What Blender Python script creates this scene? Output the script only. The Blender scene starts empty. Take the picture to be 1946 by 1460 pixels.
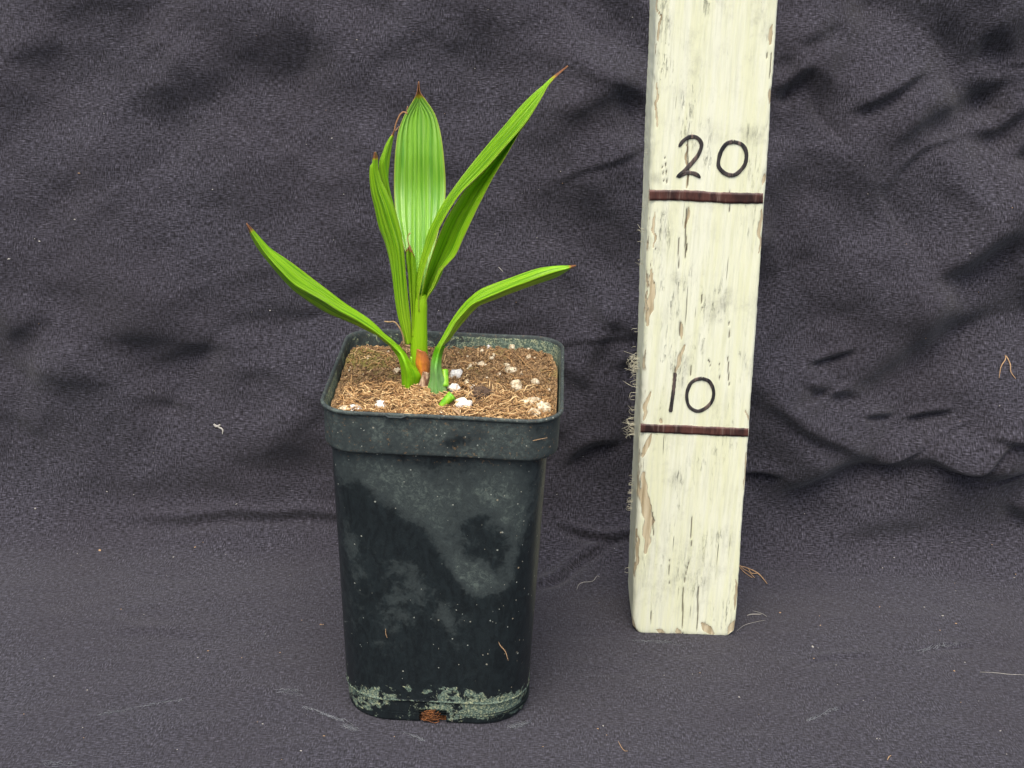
import bpy, math, random
import numpy as np
from mathutils import Matrix, Vector
random.seed(7); RNG = np.random.default_rng(11)
SC = bpy.context.scene
COL = SC.collection
CM = 0.01                                    # every shape below is written in centimetres

# ------------------------------------------------------------------ camera
CH, CD, PITCH, ROLL, F = 35.249, 55.174, 0.380, 0.035, 2900.0
cam_d = bpy.data.cameras.new('camera'); cam = bpy.data.objects.new('camera', cam_d); COL.objects.link(cam)
cam_d.sensor_fit = 'HORIZONTAL'; cam_d.sensor_width = 36.0
cam_d.lens = 36.0 * F / 1946.0
cam_d.clip_start = 0.02; cam_d.clip_end = 100.0
cam.matrix_world = (Matrix.Translation((0, -CD * CM, CH * CM))
                    @ Matrix.Rotation(math.pi / 2 - PITCH, 4, 'X') @ Matrix.Rotation(ROLL, 4, 'Z'))
SC.camera = cam

# ------------------------------------------------------------------ world and sun (bright overcast)
SUN_EL, SUN_AZ = math.radians(64), math.radians(192)      # azimuth clockwise from +Y: behind and a little left of the camera
W = bpy.data.worlds.new('World'); SC.world = W; W.use_nodes = True
wn = W.node_tree.nodes; wn.clear()
sky = wn.new('ShaderNodeTexSky'); sky.sky_type = 'NISHITA'; sky.sun_disc = False
sky.sun_elevation = SUN_EL; sky.sun_rotation = SUN_AZ
sky.air_density = 1.0; sky.dust_density = 6.0; sky.ozone_density = 1.0
bg = wn.new('ShaderNodeBackground'); bg.inputs[1].default_value = 0.15
wo = wn.new('ShaderNodeOutputWorld')
W.node_tree.links.new(sky.outputs[0], bg.inputs[0]); W.node_tree.links.new(bg.outputs[0], wo.inputs[0])
sd = bpy.data.lights.new('sun', 'SUN'); so = bpy.data.objects.new('sun', sd); COL.objects.link(so)
sd.energy = 1.5; sd.angle = math.radians(50); sd.color = (1.0, 0.965, 0.90)
sdir = Vector((math.sin(SUN_AZ) * math.cos(SUN_EL), math.cos(SUN_AZ) * math.cos(SUN_EL), math.sin(SUN_EL)))
so.rotation_euler = sdir.to_track_quat('Z', 'Y').to_euler()
SC.view_settings.view_transform = 'Standard'; SC.view_settings.look = 'None'
SC.view_settings.exposure = 0.62; SC.view_settings.gamma = 1.0
SC.view_settings.use_curve_mapping = False

# ------------------------------------------------------------------ measuring helpers
cp_, sp_, cr_, sr_ = math.cos(PITCH), math.sin(PITCH), math.cos(ROLL), math.sin(ROLL)
def ray(px, py):
    """direction in cm space of the sight line through a photograph pixel"""
    x = np.asarray(px, float) - 973; y = np.asarray(py, float) - 730
    xr = x * cr_ + y * sr_; yr = -x * sr_ + y * cr_
    up = -yr / F; rx = xr / F
    return np.stack([rx, cp_ + up * sp_, -sp_ + up * cp_], -1)
C0 = np.array([0, -CD, CH])
def at_y(px, py, Y):
    d = ray(px, py); t = (np.asarray(Y, float) - C0[1]) / d[..., 1]
    return C0 + d * t[..., None]
def at_z(px, py, Z):
    d = ray(px, py); t = (np.asarray(Z, float) - C0[2]) / d[..., 2]
    return C0 + d * t[..., None]

def to_px(Pw):
    d = Pw - C0; dep = d[..., 1] * cp_ - d[..., 2] * sp_; up = d[..., 1] * sp_ + d[..., 2] * cp_
    x = F * d[..., 0] / dep; y = -F * up / dep
    return 973 + x * cr_ - y * sr_, 730 + x * sr_ + y * cr_

# ------------------------------------------------------------------ numpy noise
_T = RNG.random((256, 256))
def vnoise(x, y, seed=0):
    x = np.asarray(x, float) + seed * 17.31; y = np.asarray(y, float) + seed * 9.77
    xi = np.floor(x).astype(int); yi = np.floor(y).astype(int); fx = x - xi; fy = y - yi
    fx = fx * fx * fx * (fx * (fx * 6 - 15) + 10); fy = fy * fy * fy * (fy * (fy * 6 - 15) + 10)
    a = _T[xi & 255, yi & 255]; b = _T[(xi + 1) & 255, yi & 255]
    c = _T[xi & 255, (yi + 1) & 255]; d = _T[(xi + 1) & 255, (yi + 1) & 255]
    return (a * (1 - fx) + b * fx) * (1 - fy) + (c * (1 - fx) + d * fx) * fy - 0.5
def fbm(x, y, o=4, seed=0, g=0.5):
    s = 0; a = 1
    for k in range(o):
        s = s + a * vnoise(x * 2 ** k, y * 2 ** k, seed + k * 3); a *= g
    return s
def sstep(a, b, x):
    t = np.clip((np.asarray(x, float) - a) / (b - a), 0, 1); return t * t * (3 - 2 * t)
def polydist(X, Y, pts):
    """distance, signed side and 0..1 position along a polyline"""
    pts = np.asarray(pts, float); seg = np.diff(pts, axis=0); L = np.hypot(seg[:, 0], seg[:, 1]); cum = np.concatenate([[0], np.cumsum(L)])
    best = np.full(np.shape(X), 1e9); side = np.zeros_like(best); par = np.zeros_like(best)
    for i in range(len(seg)):
        dx = X - pts[i, 0]; dy = Y - pts[i, 1]
        t = np.clip((dx * seg[i, 0] + dy * seg[i, 1]) / max(L[i] ** 2, 1e-9), 0, 1)
        ex = dx - t * seg[i, 0]; ey = dy - t * seg[i, 1]; d = np.hypot(ex, ey)
        m = d < best
        cr = seg[i, 0] * dy - seg[i, 1] * dx
        best = np.where(m, d, best); side = np.where(m, cr / max(L[i], 1e-9), side); par = np.where(m, (cum[i] + t * L[i]) / cum[-1], par)
    return best, side, par
def spline(pts, n):
    """Catmull-Rom through the points, n samples evenly spaced by length"""
    P = np.asarray(pts, float)
    if len(P) < 3:
        t = np.linspace(0, 1, n)[:, None]; return P[0] * (1 - t) + P[-1] * t
    Q = np.vstack([2 * P[0] - P[1], P, 2 * P[-1] - P[-2]]); out = []
    for i in range(1, len(Q) - 2):
        t = np.linspace(0, 1, 16, endpoint=False)[:, None]
        p0, p1, p2, p3 = Q[i - 1], Q[i], Q[i + 1], Q[i + 2]
        out.append(0.5 * ((2 * p1) + (-p0 + p2) * t + (2 * p0 - 5 * p1 + 4 * p2 - p3) * t ** 2 + (-p0 + 3 * p1 - 3 * p2 + p3) * t ** 3))
    out = np.vstack(out + [P[-1:]])
    s = np.concatenate([[0], np.cumsum(np.linalg.norm(np.diff(out[:, :], axis=0), axis=1))])
    u = np.linspace(0, s[-1], n)
    return np.stack([np.interp(u, s, out[:, k]) for k in range(out.shape[1])], 1)

# ------------------------------------------------------------------ mesh helpers
class MB:
    def __init__(s): s.v = []; s.f = []; s.a = []; s.n = 0
    def add(s, v, f, a=0.0):
        v = np.asarray(v, float); s.v.append(v); s.f += [tuple(i + s.n for i in q) for q in f]
        s.a.append(np.broadcast_to(np.asarray(a, float), (len(v),))); s.n += len(v)
    def grid(s, P, close_u=False, a=0.0):
        n, m = P.shape[:2]; f = []
        for i in range(n - 1):
            for j in range(m if close_u else m - 1):
                k = (j + 1) % m; f.append((i * m + j, i * m + k, (i + 1) * m + k, (i + 1) * m + j))
        s.add(P.reshape(-1, 3), f, np.asarray(a).reshape(-1) if np.ndim(a) > 1 else a)
    def tube(s, pts, r, sides=5, a=0.0, flat=1.0):
        P = np.asarray(pts, float); n = len(P)
        T = np.gradient(P, axis=0); T /= np.linalg.norm(T, axis=1)[:, None] + 1e-9
        ref = np.array([0.13, 0.2, 1.0]); ref = ref if abs(T[0] @ ref) < 0.9 else np.array([1.0, 0.1, 0.0])
        r = np.broadcast_to(np.asarray(r, float), (n,)); V = []
        for i in range(n):
            A = np.cross(T[i], ref); A /= np.linalg.norm(A) + 1e-9; B = np.cross(T[i], A)
            for k in range(sides):
                w = 2 * math.pi * k / sides; V.append(P[i] + r[i] * (math.cos(w) * A + flat * math.sin(w) * B))
        f = [(i * sides + k, i * sides + (k + 1) % sides, (i + 1) * sides + (k + 1) % sides, (i + 1) * sides + k) for i in range(n - 1) for k in range(sides)]
        f.append(tuple(range(sides))[::-1]); f.append(tuple((n - 1) * sides + k for k in range(sides)))
        s.add(V, f, a)
    def build(s, name, mat, parent=None, smooth=True, origin=None, attrs=None):
        V = np.vstack(s.v); o = np.zeros(3) if origin is None else np.asarray(origin, float)
        me = bpy.data.meshes.new(name); me.from_pydata(((V - o) * CM).tolist(), [], s.f); me.update()
        at = me.attributes.new('tone', 'FLOAT', 'POINT'); at.data.foreach_set('value', np.concatenate(s.a).astype(np.float32))
        for k, val in (attrs or {}).items():
            at = me.attributes.new(k, 'FLOAT', 'POINT'); at.data.foreach_set('value', np.asarray(val, np.float32).reshape(-1))
        if smooth: me.polygons.foreach_set('use_smooth', [True] * len(me.polygons))
        if mat: me.materials.append(mat)
        ob = bpy.data.objects.new(name, me); COL.objects.link(ob)
        ob.location = (o * CM).tolist()
        if parent:
            ob.parent = parent; ob.location = ((o * CM) - np.array(parent['_o'])).tolist() if '_o' in parent else (o * CM).tolist()
        return ob
def tag(o, label=None, cat=None, group=None, kind=None):
    for k, v in (('label', label), ('category', cat), ('group', group), ('kind', kind)):
        if v: o[k] = v
    return o
def empty(name, loc, **k):
    o = bpy.data.objects.new(name, None); COL.objects.link(o); o.empty_display_size = 0.01
    o.location = [c * CM for c in loc]; o['_o'] = [c * CM for c in loc]
    return tag(o, **k)

# ------------------------------------------------------------------ material helpers
class Mat:
    def __init__(s, name):
        s.m = bpy.data.materials.new(name); s.m.use_nodes = True; s.t = s.m.node_tree; s.t.nodes.clear()
        s.out = s.t.nodes.new('ShaderNodeOutputMaterial')
    def N(s, typ, ins=None, **k):
        n = s.t.nodes.new('ShaderNode' + typ)
        for a, b in k.items(): setattr(n, a, b)
        for a, b in (ins or {}).items(): s.put(n.inputs[a], b)
        return n
    def put(s, sock, b):
        if hasattr(b, 'is_output') or isinstance(b, bpy.types.NodeSocket): s.t.links.new(b, sock)
        else: sock.default_value = b
    def noise(s, vec, scale, detail=3, rough=0.55, dist=0.0):
        return s.N('TexNoise', {'Vector': vec, 'Scale': scale, 'Detail': detail, 'Roughness': rough, 'Distortion': dist}).outputs[0]
    def vec(s, scale=(100, 100, 100)):
        tc = s.N('TexCoord'); return s.N('Mapping', {0: tc.outputs['Object'], 3: scale}).outputs[0]
    def attr(s, name): return s.N('Attribute', attribute_name=name).outputs['Fac']
    def math(s, op, a, b=0.0, clamp=False):
        n = s.N('Math', operation=op, use_clamp=clamp); s.put(n.inputs[0], a); s.put(n.inputs[1], b); return n.outputs[0]
    def ramp(s, f, a, b, lo=0.0, hi=1.0):
        n = s.N('MapRange', {0: f, 1: a, 2: b, 3: lo, 4: hi}, interpolation_type='SMOOTHSTEP'); return n.outputs[0]
    def mix(s, f, a, b, blend='MIX'):
        n = s.N('Mix', data_type='RGBA', blend_type=blend); s.put(n.inputs[0], f); s.put(n.inputs[6], a); s.put(n.inputs[7], b); return n.outputs[2]
    def bump(s, h, strength, dist, normal=None):
        n = s.N('Bump', {'Height': h, 'Strength': strength, 'Distance': dist})
        if normal is not None: s.put(n.inputs['Normal'], normal)
        return n.outputs[0]
    def pbsdf(s, **k):
        n = s.N('BsdfPrincipled')
        for a, b in k.items(): s.put(n.inputs[a.replace('_', ' ')], b)
        return n
    def done(s, sh): s.t.links.new(sh, s.out.inputs[0]); return s.m
def C(r, g, b):
    """sRGB 0-255 to linear RGBA"""
    f = lambda c: (c / 255 / 12.92) if c <= 10 else ((c / 255 + 0.055) / 1.055) ** 2.4
    return (f(r), f(g), f(b), 1.0)

# cloth ---------------------------------------------------------------
m = Mat('black_cotton_cloth')
uv = m.N('UVMap').outputs[0]
def mp(sc): return m.N('Mapping', {0: uv, 3: sc}).outputs[0]
hor = m.noise(mp((4.6, 17, 1)), 1.0, 0, 0.5); ver = m.noise(mp((17, 5.0, 1)), 1.0, 0, 0.5); grain = m.noise(mp((14, 14, 1)), 1.0, 2, 0.7)
big = m.noise(mp((0.12, 0.12, 1)), 1.0, 4, 0.6)
hv = m.mix(m.ramp(m.noise(mp((0.5, 0.7, 1)), 1.0, 3, 0.7), 0.42, 0.6), hor, ver)
weave = m.math('ADD', m.math('ADD', m.math('MULTIPLY', hv, 0.22), m.math('MULTIPLY', m.math('ADD', hor, ver), 0.26)), m.math('MULTIPLY', grain, 0.26))
wv = m.ramp(weave, 0.30, 0.76)
col = m.mix(wv, C(19, 18, 22), C(72, 71, 81))
col = m.mix(m.ramp(m.math('ADD', m.math('MULTIPLY', hv, 0.5), m.math('MULTIPLY', grain, 0.5)), 0.60, 0.70, 0, 0.45), col, C(104, 102, 112))
col = m.mix(m.ramp(big, 0.35, 0.7, 0, 0.3), col, C(40, 36, 41))
# dusty pale threads left lying flat in the weave
dust = m.ramp(m.noise(mp((1.6, 7.0, 1)), 1.0, 5, 0.75), 0.70, 0.80, 0, 0.5)
zone = m.ramp(m.noise(mp((0.16, 0.16, 1)), 1.0, 2), 0.5, 0.72)
col = m.mix(m.math('MULTIPLY', dust, zone), col, C(150, 148, 148))
bp = m.bump(weave, 0.35, 0.0007)
p = m.pbsdf(Base_Color=col, Roughness=0.95, Normal=bp)
p.inputs['Specular IOR Level'].default_value = 0.15
p.inputs['Sheen Weight'].default_value = 0.12; p.inputs['Sheen Roughness'].default_value = 0.6
M_cloth = m.done(p.outputs[0])

# leaf ---------------------------------------------------------------
def leaf_mat(name, dark, light, vein, n=26, spec=0.5, rough=0.36, top=None):
    m = Mat(name)
    uv = m.N('UVMap').outputs[0]; sx = m.N('SeparateXYZ', {0: uv})
    t, u = sx.outputs[0], sx.outputs[1]
    st = m.noise(m.N('Mapping', {0: uv, 3: (n, 0.9, 1)}).outputs[0], 1.0, 2, 0.6)
    fine = m.noise(m.N('Mapping', {0: uv, 3: (n * 5, 3.0, 1)}).outputs[0], 1.0, 2, 0.6)
    blot = m.noise(m.vec(), 1.1, 3, 0.6)
    c = m.mix(m.ramp(st, 0.32, 0.55), dark, light)
    c = m.mix(m.ramp(fine, 0.54, 0.68, 0, 0.6), c, vein)
    c = m.mix(m.ramp(blot, 0.35, 0.75, 0, 0.35), c, light)
    c = m.mix(m.attr('base'), c, C(168, 208, 40))
    if top: c = m.mix(m.ramp(u, 0.35, 0.9), c, top)
    edge = m.ramp(m.math('ABSOLUTE', m.math('SUBTRACT', t, 0.5)), 0.475, 0.497, 0, 0.75)
    c = m.mix(edge, c, C(176, 186, 70))
    tipn = m.math('ADD', m.attr('tip'), m.math('MULTIPLY', m.math('SUBTRACT', m.noise(m.vec(), 6.0, 3), 0.5), 0.35))
    c = m.mix(m.ramp(tipn, 0.22, 0.5), c, C(196, 178, 40))
    c = m.mix(m.ramp(tipn, 0.5, 0.75), c, C(158, 104, 68))
    bp = m.bump(m.math('ADD', st, m.math('MULTIPLY', fine, 0.5)), 0.5, 0.0006)
    p = m.pbsdf(Base_Color=c, Roughness=rough, Normal=bp)
    p.inputs['Specular IOR Level'].default_value = spec
    tr = m.N('BsdfTranslucent', {'Color': m.mix(0.55, c, C(120, 190, 20)), 'Normal': bp})
    mx = m.N('MixShader', {0: 0.32}); m.put(mx.inputs[1], p.outputs[0]); m.put(mx.inputs[2], tr.outputs[0])
    return m.done(mx.outputs[0])
M_leaf = leaf_mat('palm_leaf', C(74, 144, 12), C(156, 212, 30), C(206, 236, 116), 19, 0.7, 0.34)
M_leaf_c = leaf_mat('pale_palm_leaf', C(88, 160, 38), C(142, 202, 56), C(200, 230, 150), 17, 1.0, 0.40)
M_stem = leaf_mat('green_sheath', C(120, 188, 8), C(146, 208, 12), C(170, 218, 40), 8, 0.4, 0.45)
M_petiole = leaf_mat('blue_green_petiole', C(104, 170, 74), C(146, 200, 120), C(176, 212, 150), 6, 0.3, 0.5, C(92, 162, 16))
M_petiole_y = leaf_mat('yellow_green_petiole', C(96, 170, 14), C(138, 198, 18), C(168, 214, 60), 6, 0.3, 0.5)
m = Mat('orange_brown_scale')
v = m.vec(); c = m.mix(m.ramp(m.noise(m.vec((300, 300, 60)), 1.0, 4), 0.35, 0.65), C(236, 154, 40), C(186, 110, 52))
c = m.mix(m.attr('tone'), c, C(160, 96, 62))
M_scale = m.done(m.pbsdf(Base_Color=c, Roughness=0.42, Normal=m.bump(m.noise(m.vec((300, 300, 80)), 1.0, 4), 0.5, 0.0005)).outputs[0])
m = Mat('dry_papery_sheath')
c = m.mix(m.ramp(m.noise(m.vec((900, 900, 150)), 1.0, 4), 0.35, 0.65), C(118, 78, 60), C(196, 170, 140))
M_dry = m.done(m.pbsdf(Base_Color=c, Roughness=0.8).outputs[0])
m = Mat('cut_stub_green')
c = m.mix(m.ramp(m.noise(m.vec((500, 500, 100)), 1.0, 3), 0.35, 0.65), C(96, 168, 20), C(150, 200, 50))
M_stub = m.done(m.pbsdf(Base_Color=c, Roughness=0.4).outputs[0])
m = Mat('brown_thread')
M_thread = m.done(m.pbsdf(Base_Color=m.mix(m.noise(m.vec(), 5.0), C(128, 84, 52), C(184, 142, 96)), Roughness=0.7).outputs[0])

# soil ---------------------------------------------------------------
m = Mat('coir_potting_mix')
n1 = m.noise(m.vec(), 9.0, 5, 0.7); n2 = m.noise(m.vec(), 1.0, 3)
c = m.mix(m.ramp(n1, 0.35, 0.7), C(82, 60, 40), C(180, 146, 102))
c = m.mix(m.ramp(m.noise(m.vec(), 26.0, 3), 0.5, 0.66), c, C(206, 172, 124))
c = m.mix(m.math('MULTIPLY', m.attr('tone'), m.ramp(n1, 0.3, 0.6)), c, C(136, 128, 66))
M_soil = m.done(m.pbsdf(Base_Color=c, Roughness=0.95, Normal=m.bump(n1, 1.0, 0.0015)).outputs[0])
m = Mat('coir_fibre')
cr = m.N('ValToRGB', {0: m.attr('tone')}); el = cr.color_ramp.elements
el[0].position = 0; el[0].color = C(66, 46, 30); el[1].position = 1; el[1].color = C(236, 204, 150)
e = el.new(0.35); e.color = C(146, 110, 72); e = el.new(0.7); e.color = C(190, 150, 98)
M_fibre = m.done(m.pbsdf(Base_Color=cr.outputs[0], Roughness=0.75).outputs[0])
def perlite(name, a, b):
    m = Mat(name); n = m.noise(m.vec(), 7.0, 4, 0.7)
    return m.done(m.pbsdf(Base_Color=m.mix(m.ramp(n, 0.38, 0.6), a, b), Roughness=0.85, Normal=m.bump(n, 0.9, 0.0012)).outputs[0])
M_perl = perlite('white_perlite', C(232, 230, 220), C(250, 249, 242))
M_perl_d = perlite('dusty_perlite', C(176, 156, 122), C(236, 224, 194))

# pot ---------------------------------------------------------------
m = Mat('black_pot_plastic')
ob = m.vec(); z = m.N('SeparateXYZ', {0: ob}).outputs[2]
g1 = m.noise(ob, 1.9, 9, 0.72, 0.5); g2 = m.noise(ob, 9.0, 4, 0.65); g3 = m.noise(m.vec((100, 100, 40)), 3.0, 4, 0.7, 1.2)
grime_lip_light = m.math('ADD', m.math('MULTIPLY', m.attr('grime_lip_light'), 0.95), m.math('MULTIPLY', m.math('SUBTRACT', g1, 0.5), 1.9))
gm = m.math('MULTIPLY', m.math('ADD', m.ramp(grime_lip_light, 0.2, 0.5, 0, .38), m.ramp(grime_lip_light, 0.0, 0.9, 0, .75)), m.ramp(g2, 0.25, 0.62, 0.6, 1.0))
c = m.mix(m.ramp(g3, 0.3, 0.7), C(19, 25, 27), C(30, 38, 40))
c = m.mix(m.math('MULTIPLY', gm, 0.5), c, C(66, 76, 75))
gm2 = m.math('MULTIPLY', m.ramp(grime_lip_light, 0.62, 1.05), m.ramp(m.noise(ob, 4.0, 7, 0.8, 0.8), 0.44, 0.66))
c = m.mix(m.math('MULTIPLY', gm2, 0.42), c, C(116, 130, 120))
c = m.mix(m.math('MULTIPLY', m.ramp(m.noise(ob, 7.0, 6, 0.75), 0.57, 0.68, 0, .7), m.attr('soilstain')), c, C(150, 118, 76))
# crusty lime patches
li = m.math('ADD', m.attr('lime'), m.math('MULTIPLY', m.math('SUBTRACT', m.noise(ob, 2.6, 6, 0.62, 0.8), 0.5), 1.7))
lm = m.ramp(li, 0.55, 0.63)
lc = m.mix(m.ramp(m.noise(ob, 6.0, 3), 0.4, 0.66), C(118, 136, 120), C(178, 184, 144))
lc = m.mix(m.ramp(m.noise(ob, 16.0, 3), 0.42, 0.6), C(72, 90, 80), lc)
c = m.mix(m.math('MULTIPLY', lm, 0.92), c, lc)
# stuck grit specks
vo = m.N('TexVoronoi', {'Vector': ob, 'Scale': 6.5, 'Randomness': 1.0})
wn_ = m.N('TexWhiteNoise', {'Vector': vo.outputs['Position']})
thr = m.math('MULTIPLY', m.math('POWER', m.N('SeparateXYZ', {0: wn_.outputs[1]}).outputs[1], 3.0), 0.26)
sp = m.math('MULTIPLY', m.math('LESS_THAN', vo.outputs['Distance'], thr), m.math('GREATER_THAN', m.math('ADD', wn_.outputs[0], m.math('MULTIPLY', m.attr('specks'), 0.55)), 0.86))
c = m.mix(m.math('MULTIPLY', sp, 0.55), c, m.mix(wn_.outputs[0], C(180, 150, 100), C(176, 186, 176)))
hgt = m.math('ADD', m.math('MULTIPLY', lm, 0.5), m.math('MULTIPLY', g2, 0.25))
r = m.math('ADD', m.ramp(gm, 0, 1, 0.42, 0.72), m.math('MULTIPLY', lm, 0.2))
p = m.pbsdf(Base_Color=c, Roughness=r, Normal=m.bump(hgt, 0.5, 0.0008)); p.inputs['Specular IOR Level'].default_value = 0.4
M_pot = m.done(p.outputs[0])
m = Mat('brown_root_plug')
n1 = m.noise(m.vec((100, 100, 300)), 4.0, 5, 0.7)
M_root = m.done(m.pbsdf(Base_Color=m.mix(m.ramp(n1, 0.35, 0.65), C(58, 30, 16), C(168, 108, 58)), Roughness=0.9, Normal=m.bump(n1, 1, 0.002)).outputs[0])

# board ---------------------------------------------------------------
m = Mat('weathered_cream_paint')
ob = m.vec(); lo = m.noise(m.vec((140, 140, 9)), 1.6, 5, 0.65); fi = m.noise(m.vec((900, 900, 45)), 1.0, 4, 0.6); di = m.noise(ob, 0.8, 6, 0.68); sp = m.noise(ob, 7.5, 3, 0.6)
c = m.mix(m.ramp(lo, 0.35, 0.65), C(228, 231, 194), C(233, 236, 212))
c = m.mix(m.ramp(fi, 0.45, 0.7, 0, 0.35), c, C(196, 200, 172))
dirt = m.math('MULTIPLY', m.ramp(m.math('ADD', di, m.attr('dirt')), 0.47, 0.85), m.ramp(m.noise(m.vec((100, 100, 35)), 3.0, 6, 0.78), 0.36, 0.62))
c = m.mix(m.math('MULTIPLY', dirt, 0.6), c, C(150, 152, 132))
c = m.mix(m.ramp(sp, 0.74, 0.80, 0, 0.7), c, C(96, 98, 84))
fleck = m.math('MULTIPLY', m.ramp(m.noise(m.vec((100, 100, 14)), 9.0, 4, 0.75), 0.52, 0.68, 0, 0.55), m.ramp(m.math('ADD', m.noise(m.vec((100, 100, 30)), 0.9, 4, 0.7), m.math('MULTIPLY', m.attr('dirt'), 0.6)), 0.50, 0.72))
c = m.mix(fleck, c, C(176, 180, 154))
hair = m.math('MULTIPLY', m.ramp(m.noise(m.vec((700, 700, 22)), 1.0, 3, 0.6), 0.67, 0.72), m.ramp(m.noise(ob, 0.5, 3), 0.46, 0.58))
c = m.mix(m.math('MULTIPLY', hair, 0.6), c, C(112, 108, 88))
pe = m.math('ADD', m.attr('peel'), m.math('MULTIPLY', m.math('SUBTRACT', m.noise(m.vec((260, 260, 60)), 1.0, 4), 0.5), 0.9))
pe = m.math('ADD', pe, m.math('MULTIPLY', m.math('SUBTRACT', m.noise(m.vec((700, 700, 160)), 1.0, 4, 0.7), 0.5), 1.0))
pem = m.ramp(pe, 0.46, 0.54)
wood = m.mix(m.ramp(m.noise(m.vec((900, 900, 40)), 1.0, 4), 0.3, 0.7), C(172, 156, 122), C(212, 200, 166))
c = m.mix(pem, c, wood)
c = m.mix(m.ramp(pe, 0.40, 0.47, 0, 1), c, m.mix(pem, C(206, 204, 178), wood))
c = m.mix(m.attr('crack'), c, C(66, 54, 38))
c = m.mix(m.math('MULTIPLY', m.attr('side'), 0.0), c, C(204, 202, 172))
h = m.math('ADD', m.math('MULTIPLY', fi, 0.35), m.math('MULTIPLY', pem, -0.9))
h = m.math('ADD', h, m.math('MULTIPLY', hair, -0.8)); h = m.math('ADD', h, m.math('MULTIPLY', fleck, -1.0))
M_board = m.done(m.pbsdf(Base_Color=c, Roughness=0.75, Normal=m.bump(h, 0.9, 0.0009)).outputs[0])
def ink(name, a, b, worn):
    m = Mat(name); n = m.noise(m.vec((220, 220, 60)), 1.0, 4, 0.7)
    st = m.noise(m.vec((400, 700, 30)), 1.0, 4, 0.7)
    c = m.mix(m.ramp(n, 0.35, 0.65), a, b)
    c = m.mix(m.ramp(st, 0.52, 0.66, 0, worn), c, C(124, 106, 96))
    return m.done(m.pbsdf(Base_Color=c, Roughness=0.5).outputs[0])
M_ink = ink('marker_ink', C(30, 32, 34), C(74, 68, 66), 0.8)
M_ink_b = ink('brown_black_marker_ink', C(44, 26, 24), C(88, 54, 46), 0.75)
m = Mat('pale_wood_fluff')
M_fluff = m.done(m.pbsdf(Base_Color=m.mix(m.attr('tone'), C(150, 148, 128), C(214, 210, 184)), Roughness=0.9).outputs[0])
def plain(name, a, b):
    m = Mat(name); return m.done(m.pbsdf(Base_Color=m.mix(m.noise(m.vec(), 6.0), a, b), Roughness=0.8).outputs[0])
M_lint = plain('pale_lint', C(128, 126, 120), C(176, 174, 166)); M_tan = plain('tan_straw', C(134, 106, 76), C(184, 154, 116))
M_chalk = plain('chalky_fluff', C(88, 91, 97), C(130, 134, 138))

# ================================================================== the cloth
prof = spline([(-80, 0), (-40, 0), (-10, 0), (4, 0), (8.3, 0.02), (10.2, 0.45), (11.6, 1.7), (12.0, 3.2), (11.9, 4.8), (12.0, 6.4), (12.7, 9), (13.6, 13), (15.0, 18), (16.6, 24), (18.8, 32), (22, 44)], 3000)
ps = np.concatenate([[0], np.cumsum(np.hypot(*np.diff(prof, axis=0).T))])
S0 = ps[np.argmin(np.abs(prof[:, 0] - 8) + prof[:, 1])]
pt = np.gradient(prof, axis=0); pt /= np.linalg.norm(pt, axis=1)[:, None]
pnrm = np.stack([-pt[:, 1], pt[:, 0]], 1)            # points up / towards the viewer
def px_to_cloth(px, py):
    d = ray(px, py); t = (prof[:, 0] - C0[1]) / d[1]; zz = C0[2] + d[2] * t
    ok = np.where((zz - prof[:, 1])[:-1] * (zz - prof[:, 1])[1:] <= 0)[0]; i = ok[0] if len(ok) else np.argmin(np.abs(zz - prof[:, 1]))
    return d[0] * t[i], ps[i] - S0
us = np.concatenate([np.linspace(-75, -31, 40), np.linspace(-30.8, 30.8, 560), np.linspace(31, 75, 40)])
ss = np.concatenate([np.linspace(-ps[-1] * 0 - S0 + 0.01, -34, 30), np.linspace(-33.8, 31, 600), np.linspace(31.2, ps[-1] - S0, 25)])
U, S = np.meshgrid(us, ss)
def crease(pts, amp, w, kind='step', warp=0.35):
    """a fold traced along pts; 'step' = ridge on the upper side, hollow below it"""
    q = np.array([px_to_cloth(*p) for p in pts]); q = spline(q, max(8, 4 * len(q)))
    lo = q.min(0) - 5 * w - 1; hi = q.max(0) + 5 * w + 1
    m = (U > lo[0]) & (U < hi[0]) & (S > lo[1]) & (S < hi[1])
    u = U[m] + warp * vnoise(U[m] * .5, S[m] * .5, 5); s = S[m] + warp * vnoise(U[m] * .5, S[m] * .5, 9)
    d, side, par = polydist(u, s, q)
    if q[-1, 0] < q[0, 0]: side = -side
    end = sstep(0, 0.32, par) * sstep(0, 0.32, 1 - par)
    w2 = w * (.72 if q[:, 0].mean() > 2 else 1); x = np.sign(side) * (d / w2) ** .85
    f = {'step': x * np.exp(-x * x) * 2.3, 'ridge': np.exp(-np.abs(x) ** 1.5), 'valley': -np.exp(-np.abs(x) ** 1.5)}[kind]
    Dd[m] += 1.1 * amp * f * end * (.5 if q[:, 0].mean() < 2 and q[:, 1].mean() > 6 else 1)
wall = sstep(1.0, 10, S)
Dd = wall * (1.0 * fbm(U * 0.055, S * 0.08, 3, 2) + 0.6 * fbm(U * 0.14 + S * .05, S * 0.2, 3, 21)) + (1 - wall) * 0.16 * fbm(U * 0.09, S * 0.12, 3, 31)
ridged = 0.5 - np.abs(fbm((U * .9 - S * .55) * 0.11, (S * .9 + U * .4) * 0.19, 3, 41))
Dd += wall * 0.45 * ridged * sstep(-0.1, .4, fbm(U * .06, S * .06, 2, 51) + .2 * sstep(-4, 6, U))
Dd += 0.05 * fbm(U * 0.5, S * 0.9, 3, 61) + 0.035 * wall * fbm(U * 1.4, S * 1.8, 2, 71)
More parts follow.
